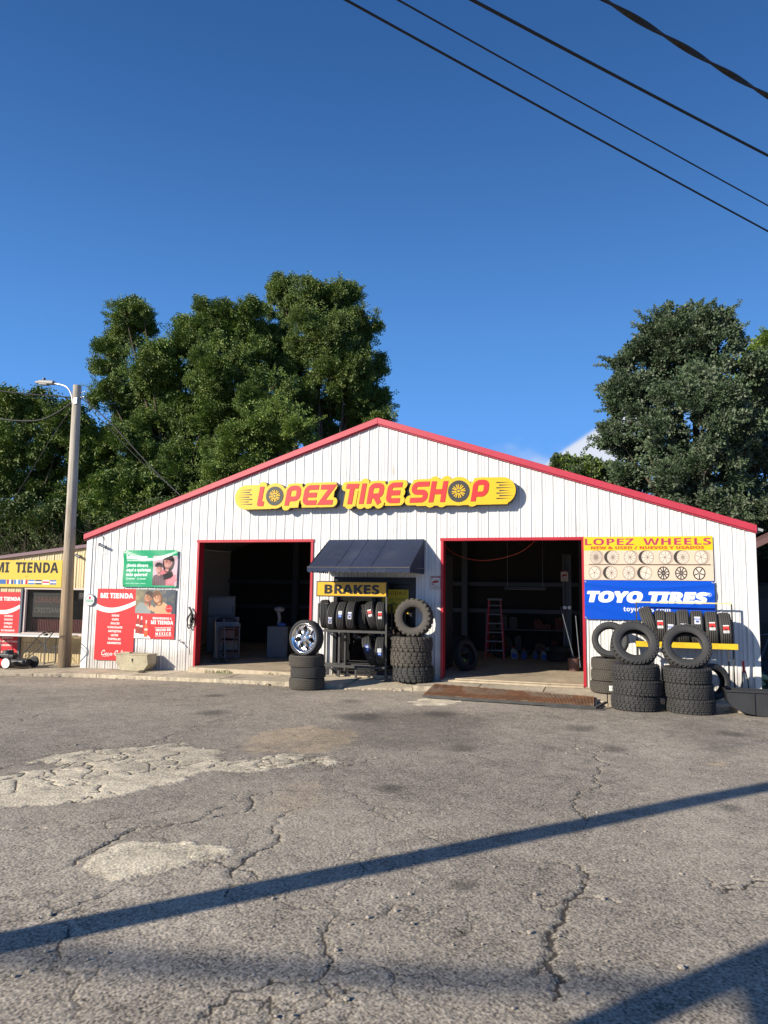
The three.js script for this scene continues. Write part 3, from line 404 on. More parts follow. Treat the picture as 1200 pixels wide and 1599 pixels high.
// ---------------------------------------------------------------- the big sign: three cut-out cabinets with raised letters
{
  const Y0 = 3.73, Hh = 0.465, T = 0.112, SK = 0.17, t2 = T / 2;
  const arcPath = (x, pts, r) => { x.beginPath(); x.moveTo(...pts[0]); for (let i = 1; i < pts.length - 1; i++) r ? x.arcTo(...pts[i], ...pts[i + 1], r) : x.lineTo(...pts[i]); x.lineTo(...pts[pts.length - 1]); x.stroke(); };
  const G = {
    L: (x, w) => arcPath(x, [[t2, Hh], [t2, t2], [w, t2]], 0), I: (x, w) => arcPath(x, [[w / 2, 0], [w / 2, Hh]], 0),
    P: (x, w) => { arcPath(x, [[t2, 0], [t2, Hh - t2], [w - t2, Hh - t2], [w - t2, 0.155], [t2, 0.155]], 0.085); arcPath(x, [[t2, 0.2], [t2, Hh - 0.1]], 0); },
    E: (x, w) => { arcPath(x, [[w, Hh - t2], [t2, Hh - t2], [t2, t2], [w, t2]], 0.085); arcPath(x, [[t2, Hh / 2], [w * 0.94, Hh / 2]], 0); },
    Z: (x, w) => { x.beginPath(); x.moveTo(0, Hh - t2); x.lineTo(w - t2 * 1.2, Hh - t2); x.lineTo(t2 * 1.2, t2); x.lineTo(w, t2); x.stroke(); },
    T: (x, w) => { arcPath(x, [[0, Hh - t2], [w, Hh - t2]], 0); arcPath(x, [[w / 2, Hh - t2], [w / 2, 0]], 0); },
    R: (x, w) => { arcPath(x, [[t2, 0], [t2, Hh - t2], [w - t2, Hh - t2], [w - t2, 0.175], [t2, 0.175]], 0.08); arcPath(x, [[w * 0.5, 0.175], [w - t2, 0]], 0); },
    S: (x, w) => arcPath(x, [[w, Hh - t2], [t2, Hh - t2], [t2, Hh / 2], [w - t2, Hh / 2], [w - t2, t2], [0, t2]], 0.085),
    H: (x, w) => { arcPath(x, [[t2, 0], [t2, Hh]], 0); arcPath(x, [[w - t2, 0], [w - t2, Hh]], 0); arcPath(x, [[t2, Hh / 2], [w - t2, Hh / 2]], 0); },
  };
  const words = [
    { name: 'LOPEZ', label: 'yellow cutout sign cabinet reading LOPEZ at the left of the shop gable', lets: [['L', -2.88, -2.63], ['P', -2.17, -1.73], ['E', -1.73, -1.3], ['Z', -1.33, -0.9]], disc: [-2.42, 3.965, 0.228], end: -1, x0: -3.5, x1: -0.78 },
    { name: 'TIRE', label: 'yellow cutout sign cabinet reading TIRE in the middle of the shop gable', lets: [['T', -0.71, -0.33], ['I', -0.34, -0.15], ['R', -0.16, 0.28], ['E', 0.28, 0.69]], x0: -0.9, x1: 0.86 },
    { name: 'SHOP', label: 'yellow cutout sign cabinet reading SHOP at the right of the shop gable', lets: [['S', 0.84, 1.31], ['H', 1.27, 1.72], ['P', 2.2, 2.63]], disc: [1.945, 3.96, 0.242], end: 1, x0: 0.7, x1: 3.25 },
  ];
  const put = (x, [c, a, b], lw) => { x.save(); x.lineWidth = lw; x.transform(1, 0, SK, 1, a, Y0); G[c](x, b - a - SK * Hh); x.restore(); };
  for (const w of words) {
    const t = thing('sign_cabinet', w.label, 'sign', [0, 0, 0], 0, undefined);
    const outline = trace(w.x0 - 0.2, 3.4, w.x1 + 0.2, 4.5, 0.006, (x) => {
      x.lineJoin = x.lineCap = 'round';
      w.lets.forEach((l) => { put(x, l, T + 0.115); x.save(); x.transform(1, 0, SK, 1, l[1], Y0); x.fillRect(0.0, -0.052, l[2] - l[1] - SK * Hh, Hh + 0.1); x.restore(); });
      if (w.disc) { x.beginPath(); x.arc(w.disc[0], w.disc[1], w.disc[2] + 0.075, 0, 7); x.fill(); }
      if (w.end) { const c = w.end < 0 ? -3.17 : 2.88, yc = 3.95, r = 0.292; x.beginPath(); x.arc(c, yc, r, 0, 7); x.fill(); x.fillRect(Math.min(c, c - w.end * 0.36), yc - r, 0.36, 2 * r); if (w.end > 0) x.fillRect(1.0, 3.655, 2, 0.14); else x.fillRect(-3.1, 3.66, 0.6, 0.1); }
    });
    const outer = outline.map((s) => new THREE.Shape(s.getPoints()));
    part('cabinet', outer.map((s) => extr(s, 0.17).translate(0, 0, 0.05)), M.signSide, t);
    part('face', outer.map((s) => extr(s, 0.018, 0.004).translate(0, 0, 0.222)), M.yellowSign, t);
    for (const l of w.lets) { const s = trace(l[1] - 0.2, Y0 - 0.15, l[2] + 0.2, Y0 + Hh + 0.15, 0.004, (x) => { x.lineCap = 'butt'; x.lineJoin = l[0] === 'Z' ? 'miter' : 'round'; put(x, l, T); }); part('letter_' + l[0].toLowerCase(), s.map((q) => extr(q, 0.008, 0.002).translate(0, 0, 0.2415)), M.redSign, t); }
    if (w.disc) {
      const [cx, cy, r] = w.disc, wheel = new THREE.Group(); wheel.name = 'wheel_emblem'; t.add(wheel); wheel.position.set(cx, cy, 0.2415);
      const ring = new THREE.Shape(); const nT = 40; for (let k = 0; k < nT * 2; k++) { const a = k / (nT * 2) * 6.2832, q = r * (k % 2 ? 1 : 0.965); k ? ring.lineTo(Math.cos(a) * q, Math.sin(a) * q) : ring.moveTo(Math.cos(a) * q, Math.sin(a) * q); } part('tire_disc', extr(ring, 0.006), M.signBlack, wheel);
      const yr = new THREE.Shape(); yr.absarc(0, 0, r * 0.7, 0, 6.3); const hole = new THREE.Path(); hole.absarc(0, 0, r * 0.6, 0, 6.3); yr.holes.push(hole);
      const sp = [extr(yr, 0.004).translate(0, 0, 0.0065)]; for (let k = 0; k < 8; k++) { const a = k * Math.PI / 4 + 0.2; for (const o of [-0.16, 0.16]) sp.push(extr(poly([[0.03 * r, -0.03 * r], [0.62 * r, -0.05 * r], [0.62 * r, 0.05 * r], [0.03 * r, 0.03 * r]]), 0.004).rotateZ(a + o).translate(0, 0, 0.011 + (o > 0 ? 0.0007 : 0) + k * 0.0001)); }
      const hub = new THREE.CircleGeometry(r * 0.2, 20).translate(0, 0, 0.0168); part('rim', sp, M.yellowSign, wheel); part('hub', hub, M.signBlack, wheel); part('hub_cap', new THREE.CircleGeometry(r * 0.11, 16).translate(0, 0, 0.019), M.yellowSign, wheel);
    }
    if (w.end) { const gs = []; for (let k = 0; k < 7; k++) { const y = 4.125 - k * 0.057, s = w.end, inx = s < 0 ? -3.03 + 0.03 * Math.abs(Math.sin(k * 1.3)) - (k % 2 ? 0.07 : 0) : 2.76 + (k % 2 ? 0.06 : 0); gs.push(extr(poly(s < 0 ? [[inx, y - 0.014], [inx, y + 0.014], [-3.38 + 0.07 * Math.abs(k - 3) / 3, y]] : [[inx, y + 0.014], [inx, y - 0.014], [3.06 + 0.03 * (k % 3), y]]), 0.003).translate(0, 0, 0.2415)); } part('streaks', gs, M.signBlack, t); }
    for (const o of [-0.8, 0, 0.8]) part('standoff', box(0.05, 0.2, 0.05, (w.x0 + w.x1) / 2 + o * 0.8, 3.93, 0.026), M.galv, t);
  }
}

// ---------------------------------------------------------------- banners and posters on the shop front
function banner(name, label, w, h, x, y, z, material, fold, cat = 'banner', extra) {
  const t = thing(name, label, cat, [x, y, z]); part('print', sheet(w, h, fold, 40, 24), material, t, true);
  for (const [a, b] of extra === 'plain' ? [] : [[-1, -1], [1, -1], [-1, 1], [1, 1]]) part('grommet', new THREE.TorusGeometry(0.014, 0.005, 6, 12).translate(a * (w / 2 - 0.03), b * (h / 2 - 0.03), 0.012 + fold(a > 0 ? 1 : 0, b > 0 ? 1 : 0)), M.steel, t); return t;
}
const RED = '#d00f1b';
function soft(x, x0, y0, w, h, k, draw) { const c = document.createElement('canvas'); c.width = Math.ceil(w / k); c.height = Math.ceil(h / k); const q = c.getContext('2d'); q.scale(1 / k, 1 / k); q.translate(-x0, -y0); draw(q); x.imageSmoothingEnabled = true; x.drawImage(c, x0, y0, w, h); }   // photographs in print are soft
function person(x, cx, cy, s, { skin = '#c98f68', hair = '#2a1a12', shirt = '#777', hat, long, turn = 0 }) {
  x.save(); x.translate(cx, cy); x.scale(s, s); x.rotate(turn);
  x.fillStyle = shirt; x.beginPath(); x.moveTo(-95, 260); x.quadraticCurveTo(-110, 100, -50, 80); x.quadraticCurveTo(0, 66, 50, 80); x.quadraticCurveTo(115, 100, 105, 260); x.fill();
  x.fillStyle = hair; if (long) { x.beginPath(); x.ellipse(6, 10, 66, 92, 0, 0, 7); x.fill(); }
  x.fillStyle = skin; x.fillRect(-20, 30, 40, 60); x.beginPath(); x.ellipse(0, 0, 48, 62, 0, 0, 7); x.fill(); const sg = x.createLinearGradient(-50, -20, 50, 30); sg.addColorStop(0, 'rgba(255,220,190,.35)'); sg.addColorStop(0.5, 'rgba(120,60,40,.05)'); sg.addColorStop(1, 'rgba(60,20,20,.5)'); x.fillStyle = sg; x.fill(); x.fillStyle = 'rgba(60,25,20,.4)'; x.fillRect(-20, 52, 40, 16); x.fillStyle = 'rgba(40,15,15,.45)'; x.beginPath(); x.ellipse(-19, -16, 13, 4, 0, 0, 7); x.fill(); x.beginPath(); x.ellipse(19, -16, 13, 4, 0, 0, 7); x.fill();
  x.fillStyle = hair; x.beginPath(); x.ellipse(0, -30, 54, 44, 0, Math.PI, 0); x.lineTo(50, -8); x.quadraticCurveTo(20, -36, -48, -18); x.fill();
  if (hat) { x.fillStyle = hat; x.beginPath(); x.ellipse(0, -34, 58, 44, 0, Math.PI, 0); x.fill(); x.fillRect(-60, -38, 120, 16); }
  x.fillStyle = '#2b1a14'; for (const e of [-19, 19]) { x.beginPath(); x.ellipse(e, -4, 7, 4, 0, 0, 7); x.fill(); } x.strokeStyle = 'rgba(90,40,30,.7)'; x.lineWidth = 4; x.beginPath(); x.moveTo(0, 0); x.lineTo(5, 16); x.lineTo(-3, 18); x.stroke();
  x.fillStyle = '#f2e8e2'; x.beginPath(); x.ellipse(0, 30, 15, 6, 0, 0, Math.PI); x.fill(); x.strokeStyle = '#8a3a34'; x.lineWidth = 2; x.stroke(); x.restore();
}
function script(x, px, py, s, color) {   // flowing drink lettering
  x.save(); x.translate(px, py); x.scale(s, s); x.strokeStyle = color; x.lineCap = x.lineJoin = 'round';
  const st = (w, ...c) => { x.lineWidth = w; x.beginPath(); x.moveTo(c[0], c[1]); for (let i = 2; i < c.length; i += 6) x.bezierCurveTo(...c.slice(i, i + 6)); x.stroke(); };
  const cap = (o) => { st(11, o + 62, 14, o + 70, -14, o + 28, -18, o + 10, 34); st(12, o + 10, 34, o - 4, 80, o + 40, 86, o + 68, 56); st(4, o + 62, 14, o + 60, 26, o + 48, 26, o + 46, 16); };
  const oo = (o) => { st(9, o + 22, 40, o - 2, 44, o - 4, 78, o + 14, 78); st(9, o + 14, 78, o + 34, 76, o + 40, 42, o + 20, 40); }, cc = (o) => { st(9, o + 34, 48, o + 22, 32, o - 2, 50, o + 4, 68); st(8, o + 4, 68, o + 10, 84, o + 30, 78, o + 42, 64); }, aa = (o) => { oo(o); st(8, o + 34, 42, o + 26, 66, o + 30, 84, o + 48, 68); }, ll = (o) => { st(8, o + 6, 76, o + 40, 40, o + 52, -14, o + 34, -12); st(9, o + 34, -12, o + 18, -8, o + 4, 86, o + 34, 72); };
  cap(0); oo(74); cc(116); aa(162); st(7, 214, 52, 222, 48, 230, 48, 240, 50); cap(250); oo(322); ll(362); aa(400); st(6, 20, 92, 60, 108, 110, 84, 150, 92); x.restore();
}
{
  const list = (x, items, cx, y0, dy, size) => items.forEach((s, i) => text(x, s, cx, y0 + i * dy, size, '#f4efe9', { stroke: 1.2 }));
  const wave = (x, w, y, c) => { x.fillStyle = c; x.beginPath(); x.moveTo(0, y); x.bezierCurveTo(w * 0.3, y + 70, w * 0.55, y + 60, w, y - 44); x.lineTo(w, y + 4); x.bezierCurveTo(w * 0.6, y + 110, w * 0.3, y + 130, 0, y + 66); x.fill(); };
  const redPoster = (items) => print(512, 832, (x, w, h) => { x.fillStyle = RED; x.fillRect(0, 0, w, h); text(x, 'MI TIENDA', w / 2, 82, 78, '#f8f5f0', { stroke: 4, sx: 1.08 }); wave(x, w, 178, '#f8f5f0'); list(x, items, w / 2, 312, 45.5, 33); script(x, 96, 722, 0.68, '#f8f5f0'); }, 0.5);
  banner('store_poster', 'tall red poster MI TIENDA listing sodas to abarrotes, low on shop wall', 1.13, 1.77, -6.79, 0.865, 0.034, redPoster(['SODAS', 'CHIPS', 'DULCES', '•CHOCOLATE', 'ANTOJITOS', 'LECHE', 'TORTILLAS', 'ABARROTES']), (u, v) => 0.004 * Math.sin(u * 9 + v * 3) + 0.012 * (1 - v) * sstep(0.5, 0, u), 'poster', 'plain');
  const cola = print(512, 544, (x, w, h) => {
    const g = x.createLinearGradient(0, 0, w, 0); g.addColorStop(0, '#8a7f60'); g.addColorStop(0.5, '#4c5560'); g.addColorStop(1, '#34404e'); x.fillStyle = g; x.fillRect(0, 0, w, 268);
    x.save(); x.beginPath(); x.rect(0, 0, w, 268); x.clip(); const r = mulberry(4); for (let i = 0; i < 30; i++) { x.fillStyle = `rgba(220,190,110,${0.05 + 0.14 * r()})`; x.beginPath(); x.arc(r() * w, r() * 200, 10 + 26 * r(), 0, 7); x.fill(); }
    soft(x, 0, 0, w, 268, 4, (x) => { person(x, 165, 92, 1.02, { skin: '#b87c56', hair: '#3d2a1c', shirt: '#8f9896', turn: 0.42 }); person(x, 276, 92, 0.96, { skin: '#cf966c', hair: '#6b421f', shirt: '#c9a27a', long: true, turn: -0.42 }); });
    x.fillStyle = '#d9a27a'; x.beginPath(); x.ellipse(200, 205, 44, 26, 0.2, 0, 7); x.fill(); x.beginPath(); x.ellipse(248, 222, 40, 22, -0.2, 0, 7); x.fill(); x.fillStyle = '#8a2a12'; x.fillRect(176, 140, 16, 60); x.restore();
    x.fillStyle = RED; x.fillRect(0, 268, w, h - 268); x.beginPath(); x.arc(432, 212, 42, 0, 7); x.fill(); script(x, 398, 200, 0.145, '#fff');
    x.fillStyle = '#f1ece6'; x.beginPath(); x.moveTo(0, 440); x.quadraticCurveTo(60, 480, 130, 500); x.quadraticCurveTo(200, 505, 215, 544); x.lineTo(0, 544); x.fill(); for (let i = 0; i < 26; i++) { x.fillStyle = `rgba(150,150,150,${0.3 * r()})`; x.fillRect(r() * 190, 480 + r() * 60, 10, 6); }
    const bottle = (bx, by, s, c) => { x.fillStyle = c; x.beginPath(); x.moveTo(bx - 8 * s, by); x.lineTo(bx + 8 * s, by); x.bezierCurveTo(bx + 10 * s, by + 60 * s, bx + 28 * s, by + 70 * s, bx + 24 * s, by + 120 * s); x.lineTo(bx + 26 * s, by + 200 * s); x.lineTo(bx - 26 * s, by + 200 * s); x.lineTo(bx - 24 * s, by + 120 * s); x.bezierCurveTo(bx - 28 * s, by + 70 * s, bx - 10 * s, by + 60 * s, bx - 8 * s, by); x.fill(); x.fillStyle = '#f3e3d6'; x.fillRect(bx - 9 * s, by - 4, 18 * s, 40 * s); x.fillRect(bx - 22 * s, by + 100 * s, 44 * s, 22 * s); };
    bottle(40, 290, 1, '#9c2416'); bottle(88, 306, 0.95, '#8c2012'); bottle(152, 346, 0.9, '#e2581c');
    text(x, 'BIENVENIDOS A', 350, 318, 32, '#f8f5f0', { stroke: 1, sx: 0.98 }); text(x, 'MI TIENDA', 350, 364, 54, '#f8f5f0', { stroke: 2.5 });
    x.save(); x.translate(372, 462); x.rotate(-0.05); x.strokeStyle = '#f8f5f0'; x.lineWidth = 5; x.beginPath(); x.moveTo(-105, -44); x.lineTo(105, -44); x.moveTo(-105, 48); x.lineTo(105, 48); x.stroke(); text(x, 'HECHO EN', 0, -18, 38, '#f8f5f0', { stroke: 2 }); text(x, 'M E X I C O', 0, 24, 38, '#f8f5f0', { stroke: 2 }); x.restore();
  }, 0.5);
  banner('store_poster', 'red and photo poster with a couple and bottles reading BIENVENIDOS A MI TIENDA', 1.135, 1.2, -5.655, 1.148, 0.036, cola, (u, v) => 0.003 * Math.sin(u * 7 - v * 5), 'poster', 'plain');
  const green = print(768, 448, (x, w, h) => {
    x.fillStyle = '#0ea06c'; x.fillRect(0, 0, w, h); x.save(); x.beginPath(); x.rect(w * 0.555, 70, w * 0.445, h - 92); x.clip(); x.fillStyle = '#cdb3bd'; x.fillRect(w * 0.5, 0, w * 0.5, h);
    soft(x, 426, 70, 342, 378, 4.5, (x) => { person(x, 640, 150, 1.2, { skin: '#cf938a', hair: '#241618', shirt: '#cf757f', long: true, turn: 0.16 }); person(x, 512, 222, 0.95, { skin: '#d29c92', hair: '#33262a', hat: '#453c40', shirt: '#6d5058' }); });
    x.strokeStyle = 'rgba(30,20,26,.55)'; x.lineWidth = 6; for (let i = 0; i < 6; i++) { x.beginPath(); x.moveTo(430 + i * 26, 300); x.lineTo(440 + i * 24, 448); x.stroke(); } x.fillStyle = '#1b1618'; x.save(); x.translate(640, 310); x.rotate(-0.3); x.fillRect(-66, -36, 140, 72); x.restore(); x.fillStyle = '#e08d96'; x.beginPath(); x.ellipse(700, 370, 74, 30, -0.25, 0, 7); x.fill(); x.beginPath(); x.ellipse(720, 330, 50, 18, -0.6, 0, 7); x.fill(); x.restore();
    text(x, 'intermex', 46, 88, 66, '#fff', { align: 'left', stroke: 4 }); x.fillStyle = '#eef6f0'; x.fillRect(50, 122, 275, 7); for (let i = 0; i < 24; i++) x.fillRect(50 + i * 11.4, 132, 8, 4);
    ['¡Envía dinero', 'aquí a quienes', 'más quieres!'].forEach((s, i) => text(x, s, 44, 186 + i * 56, 50, '#f7fbf8', { align: 'left', stroke: 1.5 }));
    x.strokeStyle = '#e8f6ee'; x.lineWidth = 4; for (const q of [62, 218]) { x.beginPath(); x.arc(q, 348, 13, 0, 7); x.stroke(); } text(x, 'RÁPIDO', 84, 349, 24, '#f0f8f3', { align: 'left' }); text(x, 'SEGURO', 240, 349, 24, '#f0f8f3', { align: 'left' }); text(x, 'ENVÍOS · PAGO DE CUENTAS · RECARGAS', 44, 404, 15, '#d8efe2', { align: 'left' });
  }, 0.35);
  banner('money_banner', 'green banner with two smiling people reading Envía dinero above red posters', 1.55, 0.915, -5.84, 2.26, 0.055, green, (u, v) => 0.022 * Math.exp(-(((v - 0.93 + 0.22 * Math.sin(u * Math.PI)) / 0.035) ** 2)) + 0.016 * Math.exp(-(((v - 0.84 + 0.2 * Math.sin(u * Math.PI)) / 0.04) ** 2)) + 0.006 * Math.sin(u * 12 + v * 8));
  const wheels = print(1536, 552, (x, w, h) => {
    x.fillStyle = '#e3cdb4'; x.fillRect(0, 0, w, h); x.fillStyle = '#e9c90c'; x.fillRect(0, 0, w, 176); text(x, 'LOPEZ  WHEELS', w / 2 - 6, 66, 116, '#b8305a', { sx: 1.8 }); text(x, 'NEW & USED / NUEVOS Y USADOS', w / 2 - 6, 142, 48, '#c2521e', { sx: 1.78, stroke: 3 });
    x.fillStyle = '#5e5148'; x.fillRect(60, 348, w - 90, 12); x.fillStyle = '#cdb59c'; x.fillRect(0, 360, w, 8);
    const whl = (cx, cy, r, k, dark) => { if (dark < 2) { const gr = x.createLinearGradient(cx - r * 0.8, 0, cx + r * 1.1, 0); gr.addColorStop(0, '#3a332e'); gr.addColorStop(0.4, '#9b8b7c'); gr.addColorStop(1, '#cbb8a4'); x.fillStyle = gr; x.beginPath(); x.ellipse(cx + (dark ? -1 : 1) * r * 0.25, cy, r, r * 1.02, 0, 0, 7); x.fill(); }
      x.fillStyle = '#eadbc8'; x.strokeStyle = '#6a5d52'; x.lineWidth = 5; x.beginPath(); x.ellipse(cx, cy, r * 0.84, r * 0.98, 0, 0, 7); x.fill(); x.stroke(); x.lineWidth = 2; x.beginPath(); x.ellipse(cx, cy, r * 0.72, r * 0.85, 0, 0, 7); x.stroke();
      x.strokeStyle = dark === 2 ? '#352d29' : '#8d7d6f'; x.lineWidth = dark === 2 ? 13 : 6; for (let i = 0; i < k; i++) { const a = i / k * 6.283 + 0.3; x.beginPath(); x.moveTo(cx + Math.cos(a) * r * 0.12, cy + Math.sin(a) * r * 0.14); x.lineTo(cx + Math.cos(a) * r * 0.74, cy + Math.sin(a) * r * 0.86); x.stroke(); } if (dark === 2) { x.lineWidth = 11; x.beginPath(); x.ellipse(cx, cy, r * 0.8, r * 0.93, 0, 0, 7); x.stroke(); } x.fillStyle = '#57493f'; x.beginPath(); x.arc(cx, cy, r * 0.1, 0, 7); x.fill(); };
    for (let i = 0; i < 7; i++) whl(150 + i * 208, 262, 86, [22, 14, 10, 9, 7, 12, 6][i], i % 2); for (let i = 0; i < 7; i++) whl(130 + i * 207, 460, i > 3 ? 82 : 84, [5, 10, 9, 4, 10, 9, 5][i], i > 3 ? 2 : i % 2);
  }, 0.5);
  banner('wheel_banner', 'yellow topped banner LOPEZ WHEELS with two rows of wheels beside garage door', 2.46, 0.885, 5.765, 2.515, 0.036, wheels, (u, v) => 0.003 * Math.sin(u * 14 + v * 2), 'banner', 'plain');
  const toyo = print(1536, 528, (x, w, h) => { x.fillStyle = '#0050cc'; x.fillRect(0, 0, w, h); text(x, 'TOYO TIRES', w / 2 - 28, 224, 188, '#fbfbfb', { sx: 1.36, skew: 0.22, stroke: 20 }); text(x, '®', w - 62, 176, 66, '#e9eefc', { bold: false }); text(x, 'toyotires.com', w / 2 - 18, 384, 84, '#f5f7fd', {}); }, 0.3);
  banner('tire_banner', 'blue vinyl banner reading TOYO TIRES hung below the wheel banner', 2.46, 0.79, 5.765, 1.67, 0.06, toyo, (u, v) => { const f = (a, b, c, s, k) => k * Math.exp(-(((a * u + b * v - c) / s) ** 2)); return 0.006 * Math.sin(u * 10 + v * 6) + f(0.8, -0.6, 0.42, 0.025, 0.02) * sstep(0.7, 1, u) + f(0.75, -0.66, 0.28, 0.03, 0.016) * sstep(0.66, 0.9, u) + f(0.3, 1, 0.52, 0.05, 0.02) * sstep(0.34, 0, u) + f(0.6, 0.8, 0.32, 0.04, 0.018) * sstep(0.4, 0, u) + 0.012 * Math.exp(-(((v - 0.93 + 0.1 * Math.sin(u * 3.14)) / 0.03) ** 2)); });
  const cctv = print(256, 320, (x, w, h) => { x.fillStyle = '#d8d2cc'; x.fillRect(0, 0, w, h); x.fillStyle = '#a81f2c'; x.fillRect(0, 0, w, 34); text(x, 'WARNING', w / 2, 18, 26, '#e8dcd6'); x.save(); x.translate(128, 142); x.rotate(-0.18); x.fillRect(-56, -38, 132, 58); x.fillRect(-84, -26, 30, 34); x.fillRect(-96, -6, 14, 70); x.fillRect(-84, 40, 60, 12); x.restore(); text(x, '24 HOUR', w / 2, 246, 34, '#57504e'); text(x, 'SURVEILLANCE', w / 2, 284, 25, '#57504e'); x.strokeStyle = '#a81f2c'; x.lineWidth = 6; x.strokeRect(6, 6, w - 12, h - 12); });
  const sgn = thing('camera_warning_sign', 'white surveillance sign with red camera on siding beside right garage door', 'sign', [1.395, 1.98, 0.03]); part('plate', board(0.215, 0.28, 0.006), cctv, sgn, true);
  const s2 = thing('camera_warning_sign', 'surveillance sign hanging inside the right garage on a lift post', 'sign', [3.9, 2.24, -4.75]); part('plate', board(0.2, 0.29, 0.006), cctv, s2, true);
  // octagonal alarm sign
  const oct = thing('alarm_sign', 'small octagonal security sign on the left corner of shop', 'sign', [-7.56, 1.46, 0.05]); const o8 = new THREE.Shape(); for (let k = 0; k < 8; k++) { const a = (k + 0.5) * Math.PI / 4; k ? o8.lineTo(Math.cos(a) * 0.155, Math.sin(a) * 0.155) : o8.moveTo(Math.cos(a) * 0.155, Math.sin(a) * 0.155); }
  part('plate', extr(o8, 0.008), M.grayPaint, oct); const face = new THREE.ShapeGeometry(o8).scale(0.9, 0.9, 1).translate(0, 0, 0.0095), fu = face.attributes.uv; for (let i = 0; i < fu.count; i++) fu.setXY(i, face.attributes.position.getX(i) / 0.3 + 0.5, face.attributes.position.getY(i) / 0.3 + 0.5);
  part('print', face, print(192, 192, (x, w) => { x.fillStyle = '#dfe4e2'; x.fillRect(0, 0, w, w); x.fillStyle = '#b03040'; x.beginPath(); x.arc(96, 62, 24, 0, 7); x.fill(); x.fillStyle = '#2f8a6a'; x.fillRect(30, 92, 132, 36); text(x, 'SECURITY', 96, 111, 24, '#fff'); text(x, 'SYSTEM', 96, 146, 20, '#345'); }), oct, true);
  // camera, tap, hanging cables
  const cam = thing('security_camera', 'small black and grey security camera high on left shop wall', 'camera', [-7.22, 2.82, 0.02]); part('bracket', [rod([0, 0, 0], [0, -0.01, 0.07], 0.016), new THREE.CylinderGeometry(0.035, 0.035, 0.014, 14).rotateX(Math.PI / 2)], M.white, cam); part('housing', rod([-0.07, 0.035, 0.1], [0.1, -0.03, 0.1], 0.034, 0.034, 14), M.grayPaint, cam); part('lens_hood', rod([-0.1, 0.047, 0.1], [-0.065, 0.033, 0.1], 0.038, 0.038, 14), M.black, cam); part('cable', tube([[0.02, -0.03, 0.05], [0.05, -0.14, 0.02], [0, -0.2, 0.015], [-0.05, -0.14, 0.012]], 0.005, 20, 5), M.white, cam);
  const tap = thing('outdoor_tap', 'small brass garden tap on siding left of the left garage', 'tap', [-4.9, 0.5, 0.02]); part('spout', [rod([0, 0, 0], [0.02, 0, 0.09], 0.016), rod([0.02, 0, 0.08], [0.07, -0.07, 0.11], 0.014)], M.steel, tap); part('handle', [rod([-0.05, 0.035, 0.07], [0.04, 0.05, 0.08], 0.01), rod([0, 0, 0.07], [0, 0.04, 0.07], 0.008)], M.grayPaint, tap);
  const hang = thing('hanging_cables', 'black cables and strap hanging on left jamb of left garage', 'cables', [-4.63, 1.2, 0.05]); const r = mulberry(8), loops = []; for (let k = 0; k < 5; k++) { const w = 0.06 + 0.05 * r(), l = 0.25 + 0.22 * r(), o = (r() - 0.5) * 0.05; loops.push(tube([[o, 0, 0], [o - w, -l * 0.5, 0.02], [o - w * 0.3, -l, 0.03], [o + w, -l * 0.55, 0.03], [o + 0.01, -0.02, 0.01]], 0.009, 28, 6)); } loops.push(tube([[0, -0.1, 0.02], [0.03, -0.5, 0.03], [0, -0.8, 0.03], [0.02, -1.0, 0.02]], 0.008, 20, 6)); loops.forEach((l) => part('cable', l, M.wire, hang)); part('strap', tube([[-0.05, 0.13, 0.02], [0.03, 0.05, 0.06], [0.06, -0.1, 0.06], [0.02, -0.22, 0.05]], 0.024, 16, 8), M.wire, hang);
  // yellow paper in the office window
  const paper = thing('window_paper', 'yellow handwritten paper sign inside the storefront glass door', 'sign', [0.46, 1.6, -0.07]); part('sheet', board(0.62, 0.62, 0.003), print(384, 512, (x, w, h) => { x.fillStyle = '#e8c424'; x.fillRect(0, 0, w, h); text(x, 'Lopez', w / 2 + 10, 130, 110, '#5c3a12', { skew: 0.1, bold: false }); text(x, 'Tire Shop', w / 2, 250, 70, '#5c3a12', { bold: false }); x.fillStyle = '#8a7a1c'; for (let i = 0; i < 12; i++) x.fillRect(40 + i * 26, 330 + 30 * Math.sin(i), 18, 50); }), paper, true);
}

// ---------------------------------------------------------------- tyres
function arcBlock(R, h, a0, a1, y0, y1, skew = 0, taper = 0.12) {   // a tread block on a drum round the y axis
  const pos = [], da = (a1 - a0) * taper / 2, dy = (y1 - y0) * taper / 2, P = (a, y, r) => { const q = a + skew * y; return [Math.cos(q) * r, y, Math.sin(q) * r]; };
  const b = [P(a0, y0, R), P(a1, y0, R), P(a1, y1, R), P(a0, y1, R)], t = [P(a0 + da, y0 + dy, R + h), P(a1 - da, y0 + dy, R + h), P(a1 - da, y1 - dy, R + h), P(a0 + da, y1 - dy, R + h)];
  const quad = (p, q, r, s) => pos.push(...p, ...r, ...q, ...p, ...s, ...r);
  quad(t[0], t[1], t[2], t[3]); for (let i = 0; i < 4; i++) quad(b[i], b[(i + 1) % 4], t[(i + 1) % 4], t[i]);
  return poly3f(pos);
}
function poly3f(pos) { const g = new THREE.BufferGeometry(); g.setAttribute('position', new THREE.Float32BufferAttribute(pos, 3)); g.computeVertexNormals(); return g; }
